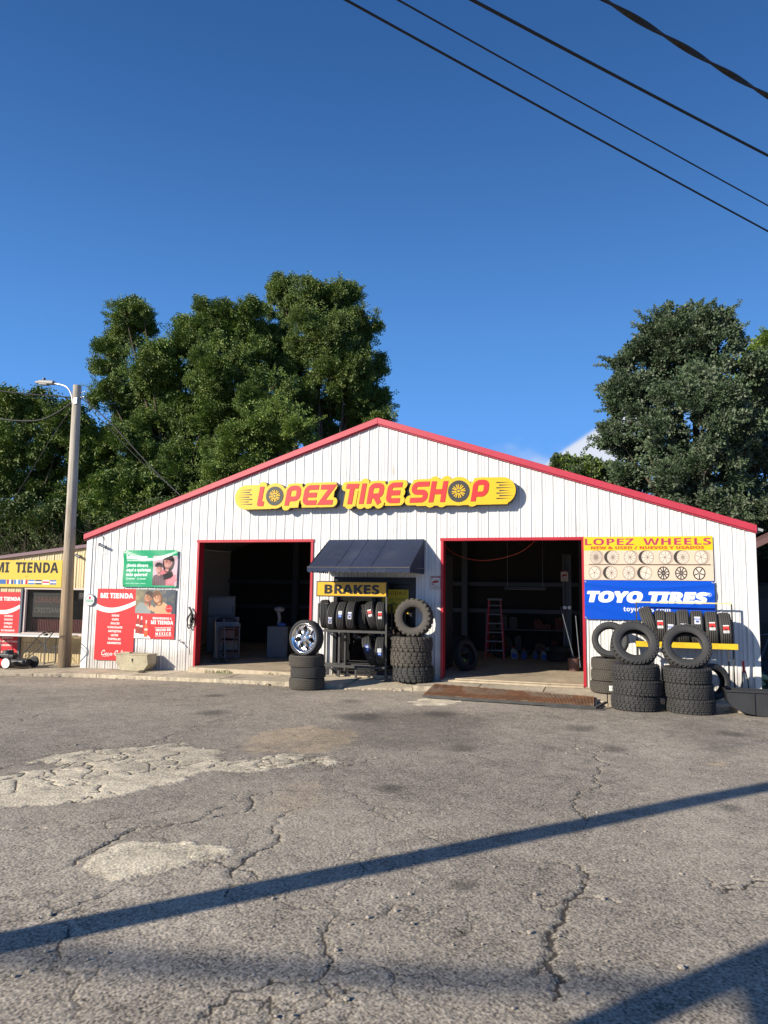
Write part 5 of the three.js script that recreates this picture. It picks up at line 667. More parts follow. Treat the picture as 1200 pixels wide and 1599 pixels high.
// ---------------------------------------------------------------- the cream store on the left
{
  const A = 6 * Math.PI / 180, t = thing('corner_store', 'cream ribbed metal store with yellow MI TIENDA sign left of the tire shop', 'building', [-7.72, 0, -0.9], A);
  const top = (x) => 2.9 + 0.122 * x + 0.07, win = [-2.47, -0.45, 0.54, 1.7], first = -1.48;
  let n = 0; for (let k = -21; k < 7; k += 4, n++) {
    const a = Math.max(-6, first + k * 0.21 * 1), b = Math.min(0.02, first + (k + 4) * 0.21); if (b - a < 0.05) continue;
    const cut = [win[0], win[1]].filter((c) => c > a && c < b); const sq = (g) => g;
    part('siding_panel', sq(ribbed(a, b, first, (x) => (x > win[0] && x < win[1] ? win[3] : -0.4), top, cut)), M.cream[n % 2], t, true);
    if (b > win[0] && a < win[1]) part('siding_panel', ribbed(Math.max(a, win[0]), Math.min(b, win[1]), first, () => -0.4, () => win[2]), M.cream[n % 2], t, true);
  }
  part('fascia', [extr(poly([[-6, top(-6) - 0.05], [0.0, top(0) - 0.05], [0.0, top(0) + 0.045], [-6, top(-6) + 0.045]]), 0.1, 0.006).translate(0, 0, 0.0)], M.purple, t);
  part('roof', box(6.2, 0.04, 4.6, -3, 0, -2.28).applyMatrix4(new THREE.Matrix4().makeRotationZ(Math.atan(0.122))).translate(0, top(0) + 0.02, 0), M.darkRoof, t);
  part('side_wall', [span(-6, -5.94, -0.4, 2.2, -4.5, -0.02), span(-6, 0, -0.4, 2.2, -4.5, -4.44)], M.cream[0], t);
  const w = new THREE.Group(); w.name = 'window'; t.add(w); const pink = mat(0.52, 0.43, 0.4, 0.5);
  part('frame', [span(win[0] - 0.05, win[1], win[3], win[3] + 0.045, -0.05, 0.04), span(win[0] - 0.05, win[0], win[2], win[3], -0.05, 0.04), span(win[0] - 0.07, win[1], win[2] - 0.07, win[2], -0.05, 0.06), span(win[1] - 0.05, win[1], win[2], win[3], -0.05, 0.04)], pink, w);
  part('pane', span(win[0], win[1] - 0.05, win[2], win[3], -0.03, -0.024), M.glassClear, w);
  part('sign_board', board(1.0, 0.66, 0.01), print(640, 420, (x, ww, h) => { x.fillStyle = '#050405'; x.fillRect(0, 0, ww, h); const o = (s, y, c, z) => { x.font = `${z}px sans-serif`; x.textAlign = 'center'; x.textBaseline = 'middle'; x.strokeStyle = c; x.lineWidth = 3; x.strokeText(s, ww / 2, y); }; o('LIBRERIA', 120, '#a4503f', 132); o('CRISTIANA', 300, '#8f8b80', 112); x.strokeStyle = '#3a3532'; x.lineWidth = 3; x.beginPath(); x.moveTo(20, 205); x.lineTo(620, 205); x.stroke(); }), w, true).position.set(-1.87, 1.28, -0.1);
  part('open_sign', board(0.42, 0.22, 0.03), print(256, 128, (x, ww, h) => { x.fillStyle = '#1a1718'; x.fillRect(0, 0, ww, h); text(x, 'OPEN', ww / 2, h / 2, 84, '#6d625f'); }), w, true).position.set(-0.74, 1.56, -0.09);
  const sl = []; for (let x = win[0] + 0.06; x < win[1] - 0.05; x += 0.052) sl.push(span(x, x + 0.03, win[2], win[2] + 0.36, -0.2, -0.19)); part('slat_curtain', sl, mat(0.1, 0.018, 0.018, 0.7), w).userData.kind = 'stuff';
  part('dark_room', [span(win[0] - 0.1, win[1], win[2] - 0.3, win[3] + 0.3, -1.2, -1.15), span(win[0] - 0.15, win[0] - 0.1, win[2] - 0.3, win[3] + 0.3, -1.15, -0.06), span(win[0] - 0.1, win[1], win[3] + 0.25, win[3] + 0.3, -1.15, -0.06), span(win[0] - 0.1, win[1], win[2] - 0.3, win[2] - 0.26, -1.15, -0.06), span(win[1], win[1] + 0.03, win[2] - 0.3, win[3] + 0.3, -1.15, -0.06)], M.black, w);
  part('downpipe', span(-2.6, -2.54, -0.35, 1.72, 0.03, 0.08), M.grayPaint, t);
  const inT = (x, y, z) => { const c = Math.cos(A), s = Math.sin(A); return [-7.72 + x * c + z * s, y, -0.9 - x * s + z * c]; };
  const sg = thing('store_sign', 'long yellow board reading MI TIENDA with a row of flags', 'sign', inT(-2.62, 2.12, 0.055), A);
  part('board', board(2.46, 0.735, 0.03), M.yellowSign, sg);
  part('print', board(2.45, 0.725, 0.004), print(1152, 340, (x, W, h) => {
    x.fillStyle = '#e8c548'; x.fillRect(0, 0, W, h); text(x, 'MI  TIENDA', 1098, 92, 178, '#191713', { sx: 0.95, stroke: 7, align: 'right' }); text(x, 'LLC', 654, 204, 26, '#7a6a2a');
    const F = [['v', '#b33b52', '#e8e2dc', '#3b4a86'], ['v', '#3f7fc4', '#efefef', '#3f7fc4'], ['v', '#4a69b0', '#efeff0', '#cf2a4c'], ['h', '#4c86c8', '#f2f2f2', '#4c86c8'], ['h', '#3d4563', '#f2f2f2', '#3d4563'], ['h', '#efe9ea', '#d8244a', '#efe9ea'], ['h', '#5a70b4', '#f2f2f2', '#5a70b4']];
    F.forEach((f, i) => { const X = 372 + i * 103, Y = 246, ww = 92, hh = 58; for (let k = 0; k < 3; k++) { x.fillStyle = f[k + 1]; if (f[0] === 'v') x.fillRect(X + k * ww / 3, Y, ww / 3 + 1, hh); else x.fillRect(X, Y + k * hh / 3, ww, hh / 3 + 1); } });
    for (let i = 0; i < 3; i++) { x.fillStyle = ['#b33b52', '#e8e2dc', '#3f6fb4'][i]; x.fillRect(60 + i * 103, 246, 92, 58); }
  }, 0.35), sg, true).position.z = 0.0175;
  const ps = thing('store_poster', 'red poster TIENDA partly cut by the left picture edge', 'poster', inT(-3.0, 0.72, 0.035), A);
  part('print', board(0.86, 1.8, 0.006), print(420, 880, (x, W, h) => { x.fillStyle = RED; x.fillRect(0, 0, W, h); text(x, 'MI TIENDA', W / 2, 92, 66, '#f8f5f0', { stroke: 3, sx: 1.05 }); x.fillStyle = '#f8f5f0'; x.beginPath(); x.moveTo(0, 215); x.bezierCurveTo(120, 270, 260, 240, W, 150); x.lineTo(W, 194); x.bezierCurveTo(280, 300, 120, 320, 0, 270); x.fill(); ['GORRAS', 'TRASTES', 'COBIJAS', 'BIBLIAS', 'DETERGENTE', 'PIÑATAS', 'MOCHILAS', 'ROPA PROTECTORAS', 'CALDERAS'].forEach((s, i) => text(x, s, W / 2 + 20, 318 + i * 48, 33, '#f4efe9', { stroke: 1 })); script(x, 90, 764, 0.56, '#f8f5f0'); }, 0.5), ps, true);
  const cam = thing('security_camera', 'pale security camera under the eave of the cream store', 'camera', inT(-0.93, 2.62, 0.03), A); part('bracket', [new THREE.CylinderGeometry(0.035, 0.035, 0.02, 12).rotateX(Math.PI / 2), rod([0, 0, 0], [0.02, -0.01, 0.08], 0.013)], M.cream[0], cam); part('housing', rod([-0.06, 0.02, 0.08], [0.1, -0.05, 0.11], 0.035, 0.035, 12), M.grayPaint, cam);
  // folding table
  const tb = thing('folding_table', 'white folding table with thin metal legs below the store window', 'table', inT(-2.05, -0.235, 0.46), A);
  part('top', rbox(2.6, 0.04, 0.62, 0.012, 0, 0.735, 0), M.tableTop, tb); for (const x of [-0.93, 0.72]) { part('leg', [rod([x, 0, -0.22], [x, 0.72, -0.22], 0.012), rod([x, 0, 0.22], [x, 0.72, 0.22], 0.012), rod([x, 0.04, -0.22], [x, 0.04, 0.22], 0.011)], M.grayPaint, tb); part('brace', [tube([[x, 0.3, 0], [x + (x < 0 ? 0.2 : -0.2), 0.48, 0], [x + (x < 0 ? 0.5 : -0.5), 0.69, 0]], 0.009, 10, 5), tube([[x, 0.3, 0.1], [x + (x < 0 ? -0.12 : 0.2), 0.45, 0.12], [x + (x < 0 ? -0.15 : 0.36), 0.46, 0.12]], 0.008, 10, 5)], M.grayPaint, tb); }
  // lawn mower, facing left
  const mw = thing('lawn_mower', 'red and black push lawn mower with white wheel on the left pavement', 'lawn mower', [-9.2, paveY(-9), 0.72], 0.06);
  const deck = new THREE.Shape(); deck.moveTo(-0.66, 0.05); deck.lineTo(-0.12, 0.05); deck.lineTo(-0.1, 0.2); deck.quadraticCurveTo(-0.3, 0.26, -0.5, 0.2); deck.quadraticCurveTo(-0.66, 0.15, -0.66, 0.05); part('deck', extr(deck, 0.5, 0.03).translate(0, 0, -0.3), M.mowerRed, mw);
  part('engine', [rbox(0.34, 0.12, 0.32, 0.04, -0.2, 0.29, -0.05), new THREE.CylinderGeometry(0.12, 0.14, 0.1, 24).translate(-0.2, 0.37, -0.05), rbox(0.14, 0.08, 0.2, 0.02, 0.02, 0.29, 0.02)], M.blackPlastic, mw); part('engine_cover', rbox(0.12, 0.11, 0.14, 0.03, -0.35, 0.25, 0.16), M.galv, mw);
  part('rear_bag', [rod([-0.12, 0.14, 0.02], [0.42, 0.14, -0.02], 0.115, 0.1, 20), rbox(0.5, 0.12, 0.36, 0.05, 0.16, 0.15, -0.05)], M.blackPlastic, mw);
  const wheel = (x, z, m, r) => { const g = new THREE.Group(); g.name = 'wheel'; g.position.set(x, r, z); mw.add(g); part('tyre', [new THREE.TorusGeometry(r - 0.022, 0.022, 8, 28)], M.black, g); part('hub', [new THREE.CylinderGeometry(r - 0.024, r - 0.024, 0.06, 28).rotateX(Math.PI / 2), new THREE.CylinderGeometry(0.03, 0.03, 0.07, 14).rotateX(Math.PI / 2)], m, g); };
  wheel(0.06, 0.3, M.white, 0.14); wheel(-0.52, -0.32, M.black, 0.11); wheel(0.44, -0.2, M.black, 0.145); wheel(-0.58, 0.22, M.black, 0.11);
  part('handle', [tube([[0.3, 0.2, 0.2], [0.62, 0.56, 0.2], [0.92, 0.86, 0.19], [0.97, 0.9, 0.1], [0.95, 0.9, -0.2], [0.86, 0.86, -0.3], [0.5, 0.48, -0.3], [0.16, 0.22, -0.3]], 0.012, 40, 7), tube([[0.9, 0.84, 0.18], [0.86, 0.9, 0.0], [0.84, 0.84, -0.28]], 0.008, 16, 6)], M.black, mw); part('grip_switch', rbox(0.08, 0.06, 0.09, 0.02, 0.82, 0.83, -0.1), M.black, mw); part('pull_cord', tube([[-0.2, 0.38, 0.1], [0.1, 0.6, 0], [0.6, 0.6, -0.25]], 0.004, 16, 5), M.wire, mw);
}
// ---------------------------------------------------------------- lamp pole and cables
{
  const base = [-8.22, -0.28, 0.06], topP = [-8.27, 7.06, 0.12], mid = [-8.245, 2.2, 0.085], t = thing('utility_pole', 'weathered wooden utility pole with street light at the left corner', 'utility pole');
  part('pole', [rod(base, mid, 0.158, 0.138, 28), rod(mid, topP, 0.138, 0.105, 28)], M.wood, t);
  part('lamp_arm', [tube([[-8.36, 6.55, 0.14], [-8.41, 6.82, 0.16], [-8.55, 7.02, 0.18], [-8.95, 7.15, 0.2]], 0.024, 24, 8)], M.galv, t); const hd = new THREE.Group(); hd.name = 'lamp_head'; t.add(hd); hd.position.set(-9.17, 7.18, 0.21); hd.rotation.set(0, 0.1, -0.08); hd.scale.setScalar(0.82);
  part('housing', [rbox(0.56, 0.12, 0.2, 0.04, 0, 0, 0), rbox(0.2, 0.08, 0.16, 0.03, -0.3, -0.01, 0)], M.lampGrey, hd); part('photocell', new THREE.CylinderGeometry(0.045, 0.05, 0.1, 14).translate(-0.13, 0.1, 0), M.grayPaint, hd); part('lens', rbox(0.3, 0.04, 0.17, 0.015, -0.1, -0.07, 0), M.appliance, hd);
  part('bolts', [rod([-8.5, 6.74, 0.12], [-8.03, 6.74, 0.12], 0.01), rod([-8.12, 6.86, 0.12], [-7.98, 6.88, 0.14], 0.012), rbox(0.1, 0.16, 0.06, 0.01, -8.2, 6.62, 0.22)], M.steel, t);
  const cab = (label, pts, r, n = 40) => solo('overhead_cable', label, 'cable', tube(pts, r, n, 6), M.wire);
  cab('dark service cable sagging from pole top to the tire shop roof', [[-8.2, 6.74, 0.1], [-7.9, 6.55, 0.1], [-7.2, 6.0, 0.08], [-6.2, 5.05, 0.05], [-5.6, 4.5, 0.03], [-5.05, 4.06, 0.08]], 0.016);
  cab('second thin service cable looping from pole top towards the roof', [[-8.2, 6.78, 0.12], [-7.85, 6.62, 0.15], [-7.78, 6.4, 0.15], [-7.3, 5.95, 0.12], [-6.3, 5.0, 0.02], [-5.2, 4.14, -0.1]], 0.009);
  cab('upper cable running left from pole top out of the picture', [[-8.3, 6.74, 0.1], [-9.6, 6.85, 0.4], [-10.9, 7.0, 0.7], [-16, 7.6, 2]], 0.018);
  cab('lower cable drooping left from pole top across the trees', [[-8.3, 6.7, 0.1], [-8.9, 6.4, 0.05], [-9.5, 6.24, 0], [-10.4, 6.28, -0.05], [-13, 6.8, -0.3]], 0.02);
  cab('thin guy wire slanting down left from the pole across trees', [[-8.28, 6.6, 0.1], [-8.9, 6.0, 0], [-10.4, 4.3, -0.3], [-12.2, 2.4, -0.6]], 0.008);
  cab('thin cable joining the pole to the left roof corner of the shop', [[-8.12, 3.3, 0.1], [-7.9, 3.18, 0.06], [-7.7, 3.2, 0.04], [-7.35, 3.12, 0.03], [-7.24, 2.95, 0.03]], 0.006);
}
// wires crossing the upper right sky
{
  const line = (label, a, b, r, sagm, twisted) => { const A = V(a), B = V(b), d = B.clone().sub(A), P = A.clone().addScaledVector(d, -1.6), Q = B.clone().addScaledVector(d, 1.6), pts = []; for (let i = 0; i <= 24; i++) { const t = i / 24, p = P.clone().lerp(Q, t); p.y += sagm * (4 * (t - 0.5) ** 2 - 0.06); pts.push(p); }
    const gs = [new THREE.TubeGeometry(new THREE.CatmullRomCurve3(pts), 60, r, 8)];
    if (twisted) { const c = new THREE.CatmullRomCurve3(pts); for (let k = 0; k < 2; k++) { const q = []; for (let i = 0; i <= 400; i++) { const t = i / 400, p = c.getPointAt(t), a = t * 46 + k * Math.PI; q.push(p.add(new THREE.Vector3(Math.cos(a) * 0.7, Math.sin(a), Math.cos(a) * 0.7).multiplyScalar(r * 1.25))); } gs.push(new THREE.TubeGeometry(new THREE.CatmullRomCurve3(q), 800, r, 7)); } }
    solo('overhead_wire', label, 'wire', gs, M.wire); };
  line('lowest of the four overhead wires crossing the sky', [2.59, 7.6, 9.45], [7.55, 7.6, 3.26], 0.013, 0.15); line('thin overhead wire, second from below, fading thin at top', [2.99, 7.9, 8.98], [7.51, 7.9, 3.52], 0.010, 0.15); line('thick single overhead wire just below the twisted cable', [3.66, 8.2, 8.44], [7.34, 8.2, 4.45], 0.018, 0.15); line('thick twisted overhead cable at the upper right corner', [5.02, 7.2, 9.23], [6.72, 7.2, 7.4], 0.013, 0.1, true);
}
// ---------------------------------------------------------------- inside the garage
{
  const ld = thing('step_ladder', 'red fibreglass stepladder standing at back of the right garage', 'ladder', [2.0, FLOOR, -4.7], 0.06); const H = 1.64;
  for (const s of [-1, 1]) { part('front_rail', bar([s * 0.26, 0, 0.05], [s * 0.16, H, -0.12], 0.035, 0.06), M.redPaint, ld); part('rear_rail', bar([s * 0.25, 0, -0.75], [s * 0.15, H, -0.18], 0.03, 0.04), M.redPaint, ld); } for (let k = 1; k < 7; k++) { const y = k * 0.245, w = lerp(0.26, 0.165, y / H); part('step', box(2 * w, 0.03, 0.09, 0, y, 0.04 - 0.17 * y / H), M.appliance, ld); } part('top_cap', rbox(0.4, 0.06, 0.2, 0.015, 0, H, -0.15), M.appliance, ld);
  const fr = thing('refrigerator', 'white refrigerator at the left inside the left garage', 'refrigerator', [-5.75, FLOOR, -3.4], 0.5); part('body', rbox(0.78, 1.62, 0.7, 0.02, 0, 0.82, 0), M.appliance, fr); part('door', rbox(0.76, 1.0, 0.05, 0.02, 0, 0.55, 0.375), M.appliance, fr); part('door', rbox(0.76, 0.5, 0.05, 0.02, 0, 1.34, 0.375), M.appliance, fr); part('handle', [box(0.03, 0.3, 0.04, 0.32, 0.9, 0.42), box(0.03, 0.2, 0.04, 0.32, 1.24, 0.42)], M.grayPaint, fr);
  const ws = thing('washing_machine', 'white washing machine in front of the refrigerator in left garage', 'washing machine', [-4.95, FLOOR, -2.3], 0.55); part('body', rbox(0.68, 0.92, 0.66, 0.015, 0, 0.46, 0), M.appliance, ws); part('lid', rbox(0.6, 0.02, 0.5, 0.008, 0, 0.93, 0.02), M.white, ws); part('panel', rbox(0.68, 0.14, 0.1, 0.02, 0, 1.0, -0.28), M.appliance, ws);
  const cl = thing('dark_clothes', 'heap of dark clothes on top of the washing machine', 'clothes', [-4.95, FLOOR + 0.95, -2.25]); const hp = new THREE.IcosahedronGeometry(0.26, 3), hpos = hp.attributes.position; for (let i = 0; i < hpos.count; i++) { const s = 0.75 + 0.5 * samp(NB, hpos.getX(i) * 400 + 100, hpos.getZ(i) * 400); hpos.setXYZ(i, hpos.getX(i) * s * 1.2, Math.max(0, hpos.getY(i) * s * 0.45 + 0.02), hpos.getZ(i) * s); } hp.computeVertexNormals(); part('heap', hp, M.grayPaint, cl);
  const gc = thing('metal_cabinet', 'blue grey metal cabinet right of centre in the left garage', 'cabinet', [-3.6, FLOOR, -2.75], 0.25); part('body', rbox(0.56, 0.84, 0.5, 0.01, 0, 0.43, 0), M.grayPaint, gc); part('door', box(0.5, 0.78, 0.015, 0, 0.44, 0.256), M.grayPaint, gc); part('handle', box(0.02, 0.12, 0.02, 0.2, 0.5, 0.272), M.rackBlack, gc);
  const fan = thing('pale_tool', 'pale grey curved machine head standing on the metal cabinet', 'tool', [-3.62, FLOOR + 0.86, -2.75]); part('neck', tube([[0, 0, 0], [0.02, 0.2, 0], [-0.02, 0.36, 0]], 0.05, 14, 10), M.appliance, fan); part('head', new THREE.SphereGeometry(0.15, 20, 14).scale(1, 0.55, 0.8).translate(0.02, 0.44, 0.02), M.appliance, fan);
  const bc = solo('blue_cloth', 'crumpled blue cloth lying on the metal cabinet', 'cloth', new THREE.IcosahedronGeometry(0.1, 2).scale(1.2, 0.5, 0.9), M.blueCloth); bc.position.set(-3.45, FLOOR + 0.9, -2.6);
  for (const [x, z, top, label, m] of [[-4.36, -0.75, 1.05, 'wooden broom handle leaning just inside the left garage', M.wood], [-4.2, -0.9, 1.1, 'grey pole leaning beside the broom handle in left garage', M.grayPaint]]) { const b = thing('broom', label, 'broom', [x, FLOOR, z]); part('handle', rod([0, 0.1, 0], [-0.13, top, -0.1], 0.014), m, b); part('head', box(0.24, 0.09, 0.06, 0, 0.05, 0), M.rackBlack, b); }
  const cart = thing('tool_cart', 'dark red tool cart with shelves just inside the left garage', 'cart', [-4.55, FLOOR, -1.7], 0.3); for (const y of [0.2, 0.5, 0.82]) part('shelf', rbox(0.4, 0.04, 0.6, 0.01, 0, y, 0), M.darkRoof, cart); part('frame', [[-1, -1], [1, -1], [-1, 1], [1, 1]].map(([a, b]) => bar([a * 0.19, 0.06, b * 0.28], [a * 0.19, 0.86, b * 0.28], 0.025)), M.rackBlack, cart); part('drawer', rbox(0.36, 0.2, 0.56, 0.01, 0, 0.68, 0), M.darkRoof, cart);
  const jug = (x, z, label, s, m) => { const t = thing('oil_jug', label, 'jug', [x, FLOOR, z], rr(-0.3, 0.3), 'jugs on the garage floor'); const sh = new THREE.Shape(); sh.moveTo(-0.09, 0); sh.lineTo(0.09, 0); sh.lineTo(0.09, 0.17); sh.quadraticCurveTo(0.09, 0.24, 0.0, 0.28); sh.lineTo(-0.05, 0.28); sh.quadraticCurveTo(-0.09, 0.26, -0.09, 0.2); part('body', extr(sh, 0.11, 0.012).translate(0, 0, -0.055).scale(s, s, s), m, t); part('cap', new THREE.CylinderGeometry(0.026 * s, 0.026 * s, 0.04 * s, 12).translate(-0.025 * s, 0.295 * s, 0), M.redPaint, t); part('label', box(0.12 * s, 0.11 * s, 0.004, 0, 0.1 * s, 0.058 * s), M.blueCloth, t); };
  jug(2.5, -5.0, 'white jug with blue label beside the ladder foot', 1.05, M.appliance); jug(2.78, -5.05, 'second pale jug right of the blue labelled one', 1.0, M.grayPaint); jug(3.3, -5.1, 'white jug standing farther right on the garage floor', 0.9, M.appliance); jug(3.05, -5.2, 'grey jug between the pale jugs on garage floor', 0.8, M.grayPaint);
  const flo = (x, y, z, label, rot, kind, m) => tyre(kind, label, [x, y, z], rot, undefined, m); const upq = (nx, ny, nz) => new THREE.Quaternion().setFromUnitVectors(new THREE.Vector3(0, 1, 0), new THREE.Vector3(nx, ny, nz).normalize());
  flo(1.12, FLOOR + 0.31, -4.6, 'tire standing on the floor left of the ladder in right garage', upq(0.1, 0.12, 1), 'road', 0); flo(2.1, FLOOR + 0.32, -5.4, 'tire standing behind the stepladder in the right garage', upq(0.05, 0.15, 1), 'road', 0); flo(1.75, FLOOR + 0.36, -1.6, 'dark tire leaning just inside left jamb of right garage', upq(0.9, 0.3, 0.5), 'sport', 1); flo(3.7, FLOOR + 0.11, -5.0, 'tire lying flat by the lift post in right garage', [0, 0, 0], 'road', 1); flo(3.72, FLOOR + 0.31, -5.0, 'second tire lying on the flat tire by the lift post', [0, 1, 0], 'road', 1);
  const toy = thing('green_tool', 'bright green plastic tool on the right garage floor', 'tool', [1.3, FLOOR + 0.03, -3.45], 0.2); part('body', [rbox(0.26, 0.05, 0.06, 0.015, 0, 0.05, 0), rbox(0.06, 0.09, 0.06, 0.015, -0.1, 0.03, 0), rbox(0.05, 0.07, 0.06, 0.012, 0.1, 0.02, 0.02)], M.greenToy, toy);
  const lp = thing('lift_post', 'grey steel vehicle lift post at right inside the right garage', 'lift post', [3.95, FLOOR, -5.0]); part('column', [span(-0.11, 0.11, 0, 2.9, -0.1, -0.06), span(-0.11, -0.07, 0, 2.9, -0.06, 0.08), span(0.07, 0.11, 0, 2.9, -0.06, 0.08)], M.grayPaint, lp); part('base_plate', rbox(0.5, 0.03, 0.5, 0.008, 0, 0.015, 0), M.grayPaint, lp); part('arm', rbox(0.7, 0.1, 0.12, 0.02, -0.25, 0.32, 0.14), M.rackBlack, lp); part('pulley', [new THREE.CylinderGeometry(0.05, 0.05, 0.04, 16).rotateX(Math.PI / 2).translate(-0.06, 1.45, 0.1), new THREE.CylinderGeometry(0.05, 0.05, 0.04, 16).rotateX(Math.PI / 2).translate(0.06, 1.45, 0.1)], M.galv, lp);
  const lt = thing('tube_light', 'unlit fluorescent tube fitting hanging in the right garage', 'light fitting', [2.75, 1.92, -5.6], 0.0); part('housing', rbox(1.2, 0.07, 0.14, 0.015, 0, 0, 0), M.grayPaint, lt); part('tube', [rod([-0.57, -0.05, 0.03], [0.57, -0.05, 0.03], 0.016), rod([-0.57, -0.05, -0.03], [0.57, -0.05, -0.03], 0.016)], M.appliance, lt); part('chain', [rod([-0.5, 0.03, 0], [-0.5, 1.6, 0], 0.005), rod([0.5, 0.03, 0], [0.5, 1.6, 0], 0.005)], M.steel, lt);
  solo('orange_cord', 'thin orange red cord drooping below the right garage lintel', 'cord', tube([[1.3, 2.99, -1.2], [1.42, 2.78, -1.2], [1.75, 2.6, -1.2], [2.2, 2.52, -1.2], [2.7, 2.58, -1.2], [3.15, 2.74, -1.2], [3.45, 2.98, -1.2]], 0.009, 50, 6), M.orangeRed);
  const br = thing('garden_tools', 'long handled tools leaning on the right inside the right garage', 'tools', [4.2, FLOOR, -2.6]); part('handle', [rod([0.05, 0.1, 0], [-0.3, 1.5, -0.2], 0.013), rod([0.15, 0.1, 0.1], [0.05, 1.3, -0.2], 0.013)], M.grayPaint, br); part('bucket', lathe([[0.12, 0], [0.15, 0.3], [0.145, 0.3], [0.115, 0.01]], 20), M.darkRoof, br);
  for (const [x, z, w, label, sd] of [[-2.3, -6.6, 2.2, 'storage shelf with boxes at the back of the left garage', 3], [2.7, -6.65, 2.4, 'low storage shelf with boxes at the back of the right garage', 9]]) {
    const t = thing('storage_shelf', label, 'shelf', [x, FLOOR, z]), q = mulberry(sd), n = sd > 5 ? 2 : 3; for (const a of [-1, 1]) for (const b of [-1, 1]) part('upright', bar([a * w / 2, 0, b * 0.22], [a * w / 2, n * 0.6 + 0.1, b * 0.22], 0.04), M.grayPaint, t);
    for (let k = 0; k < n; k++) { part('shelf', span(-w / 2, w / 2, 0.12 + k * 0.6, 0.15 + k * 0.6, -0.25, 0.25), M.grayPaint, t); let nth = 0; for (let X = -w / 2 + 0.2; X < w / 2 - 0.1; X += 0.24 + 0.2 * q()) { const bw = 0.16 + 0.14 * q(), bh = 0.14 + 0.26 * q(); if (q() < 0.8) { const c = thing('carton', `${['brown', 'grey', 'red'][Math.floor(q() * 3)]} carton on a garage shelf`, 'box', [x + X, FLOOR + 0.15 + k * 0.6, z], 0, 'cartons on the garage shelves'); c.userData.label = `${['first', 'second', 'third', 'fourth', 'fifth', 'sixth', 'seventh', 'eighth'][nth++]} carton from left on the ${['lowest', 'middle', 'top'][k]} shelf at the back of the ${sd > 5 ? 'right' : 'left'} garage`; part('body', rbox(bw, bh, 0.3, 0.006, 0, bh / 2, 0), M.carton[Math.floor(q() * 3)], c); part('flap_tape', box(bw * 0.2, 0.004, 0.301, 0, bh + 0.001, 0), M.paleYellow, c); } } }
  }
  // stuff behind the storefront glass
  const cs = thing('office_counter', 'dark counter with papers seen through the storefront glass', 'counter', [-0.4, FLOOR, -1.4]); part('body', rbox(1.2, 0.95, 0.5, 0.02, 0, 0.475, 0), M.darkRoof, cs); part('top', rbox(1.3, 0.04, 0.6, 0.01, 0, 0.97, 0), M.appliance, cs); part('papers', [box(0.2, 0.28, 0.01, -0.3, 1.2, -0.2, -0.2), box(0.22, 0.2, 0.1, 0.2, 1.09, 0), box(0.3, 0.03, 0.22, -0.1, 1.01, 0.1)], M.orangeRed, cs);
}
// ---------------------------------------------------------------- carport at the right edge
{
  const t = thing('carport', 'dark carport with maroon roof edge right of the tire shop', 'shed', [0, 0, 0]);
  const roof = (s) => box(2.6, 0.06, 6, s * 1.27, 0, 0).applyMatrix4(new THREE.Matrix4().makeRotationZ(-s * 0.46)).translate(10.6, 4.05, -8.0); part('roof', [roof(-1), roof(1)], M.darkRoof, t); part('fascia', [-1, 1].map((s) => bar([10.6 + s * 2.35, 2.86, -4.98], [10.6, 4.03, -4.98], 0.14, 0.05)), M.darkRoof, t);
  for (const x of [8.6, 12.6]) for (const z of [-5.1, -10.8]) part('post', bar([x, -0.36, z], [x, 2.95, z], 0.1), M.bark, t); part('back_wall', span(8.4, 12.8, -0.36, 3.0, -11, -10.94), M.shedWall, t); part('side_wall', span(12.7, 12.76, -0.36, 3.0, -11, -5.1), M.shedWall, t);
  const v = thing('covered_vehicle', 'dark rounded vehicle top parked under the carport', 'vehicle', [10.1, -0.36, -8.2]); const s = new THREE.Shape(); s.moveTo(-1.7, 0.35); s.lineTo(-1.72, 1.5); s.quadraticCurveTo(-1.6, 2.42, -0.9, 2.5); s.lineTo(0.9, 2.5); s.quadraticCurveTo(1.6, 2.42, 1.72, 1.5); s.lineTo(1.7, 0.35); part('body', extr(s, 3.4, 0.08).translate(0, 0, -1.7), M.shedWall, v); part('front_window', span(-1.3, 1.3, 1.4, 2.05, 1.69, 1.72), M.black, v); part('wheel', [new THREE.CylinderGeometry(0.38, 0.38, 0.26, 20).rotateX(Math.PI / 2).translate(-1.1, 0.38, 1.55)], M.black, v); part('wheel', [new THREE.CylinderGeometry(0.38, 0.38, 0.26, 20).rotateX(Math.PI / 2).translate(1.1, 0.38, 1.55)], M.black, v);
  const cf = thing('cart_frame', 'thin metal cart frame standing before the carport', 'cart', [8.75, -0.3, -4.4]); part('frame', [rod([-0.3, 0.2, 0], [0.1, 1.25, 0], 0.02), rod([0.3, 0.2, 0], [0.1, 1.25, 0], 0.02), rod([-0.3, 1.1, 0], [0.4, 1.2, 0], 0.018), rod([-0.3, 0.2, 0], [0.5, 0.25, 0], 0.02)], M.grayPaint, cf); part('wheel', new THREE.TorusGeometry(0.2, 0.025, 8, 24).translate(-0.25, 0.22, 0.02), M.black, cf);
  solo('scrap_pile', 'pale brown scrap and leaves on ground before the carport', 'scrap', Array.from({ length: 40 }, () => new THREE.DodecahedronGeometry(rr(0.05, 0.16), 0).scale(1.3, 0.6, 1).translate(rr(8.1, 9.6), rr(-0.36, -0.1), rr(-4.6, -3.4))), M.paleYellow);
}

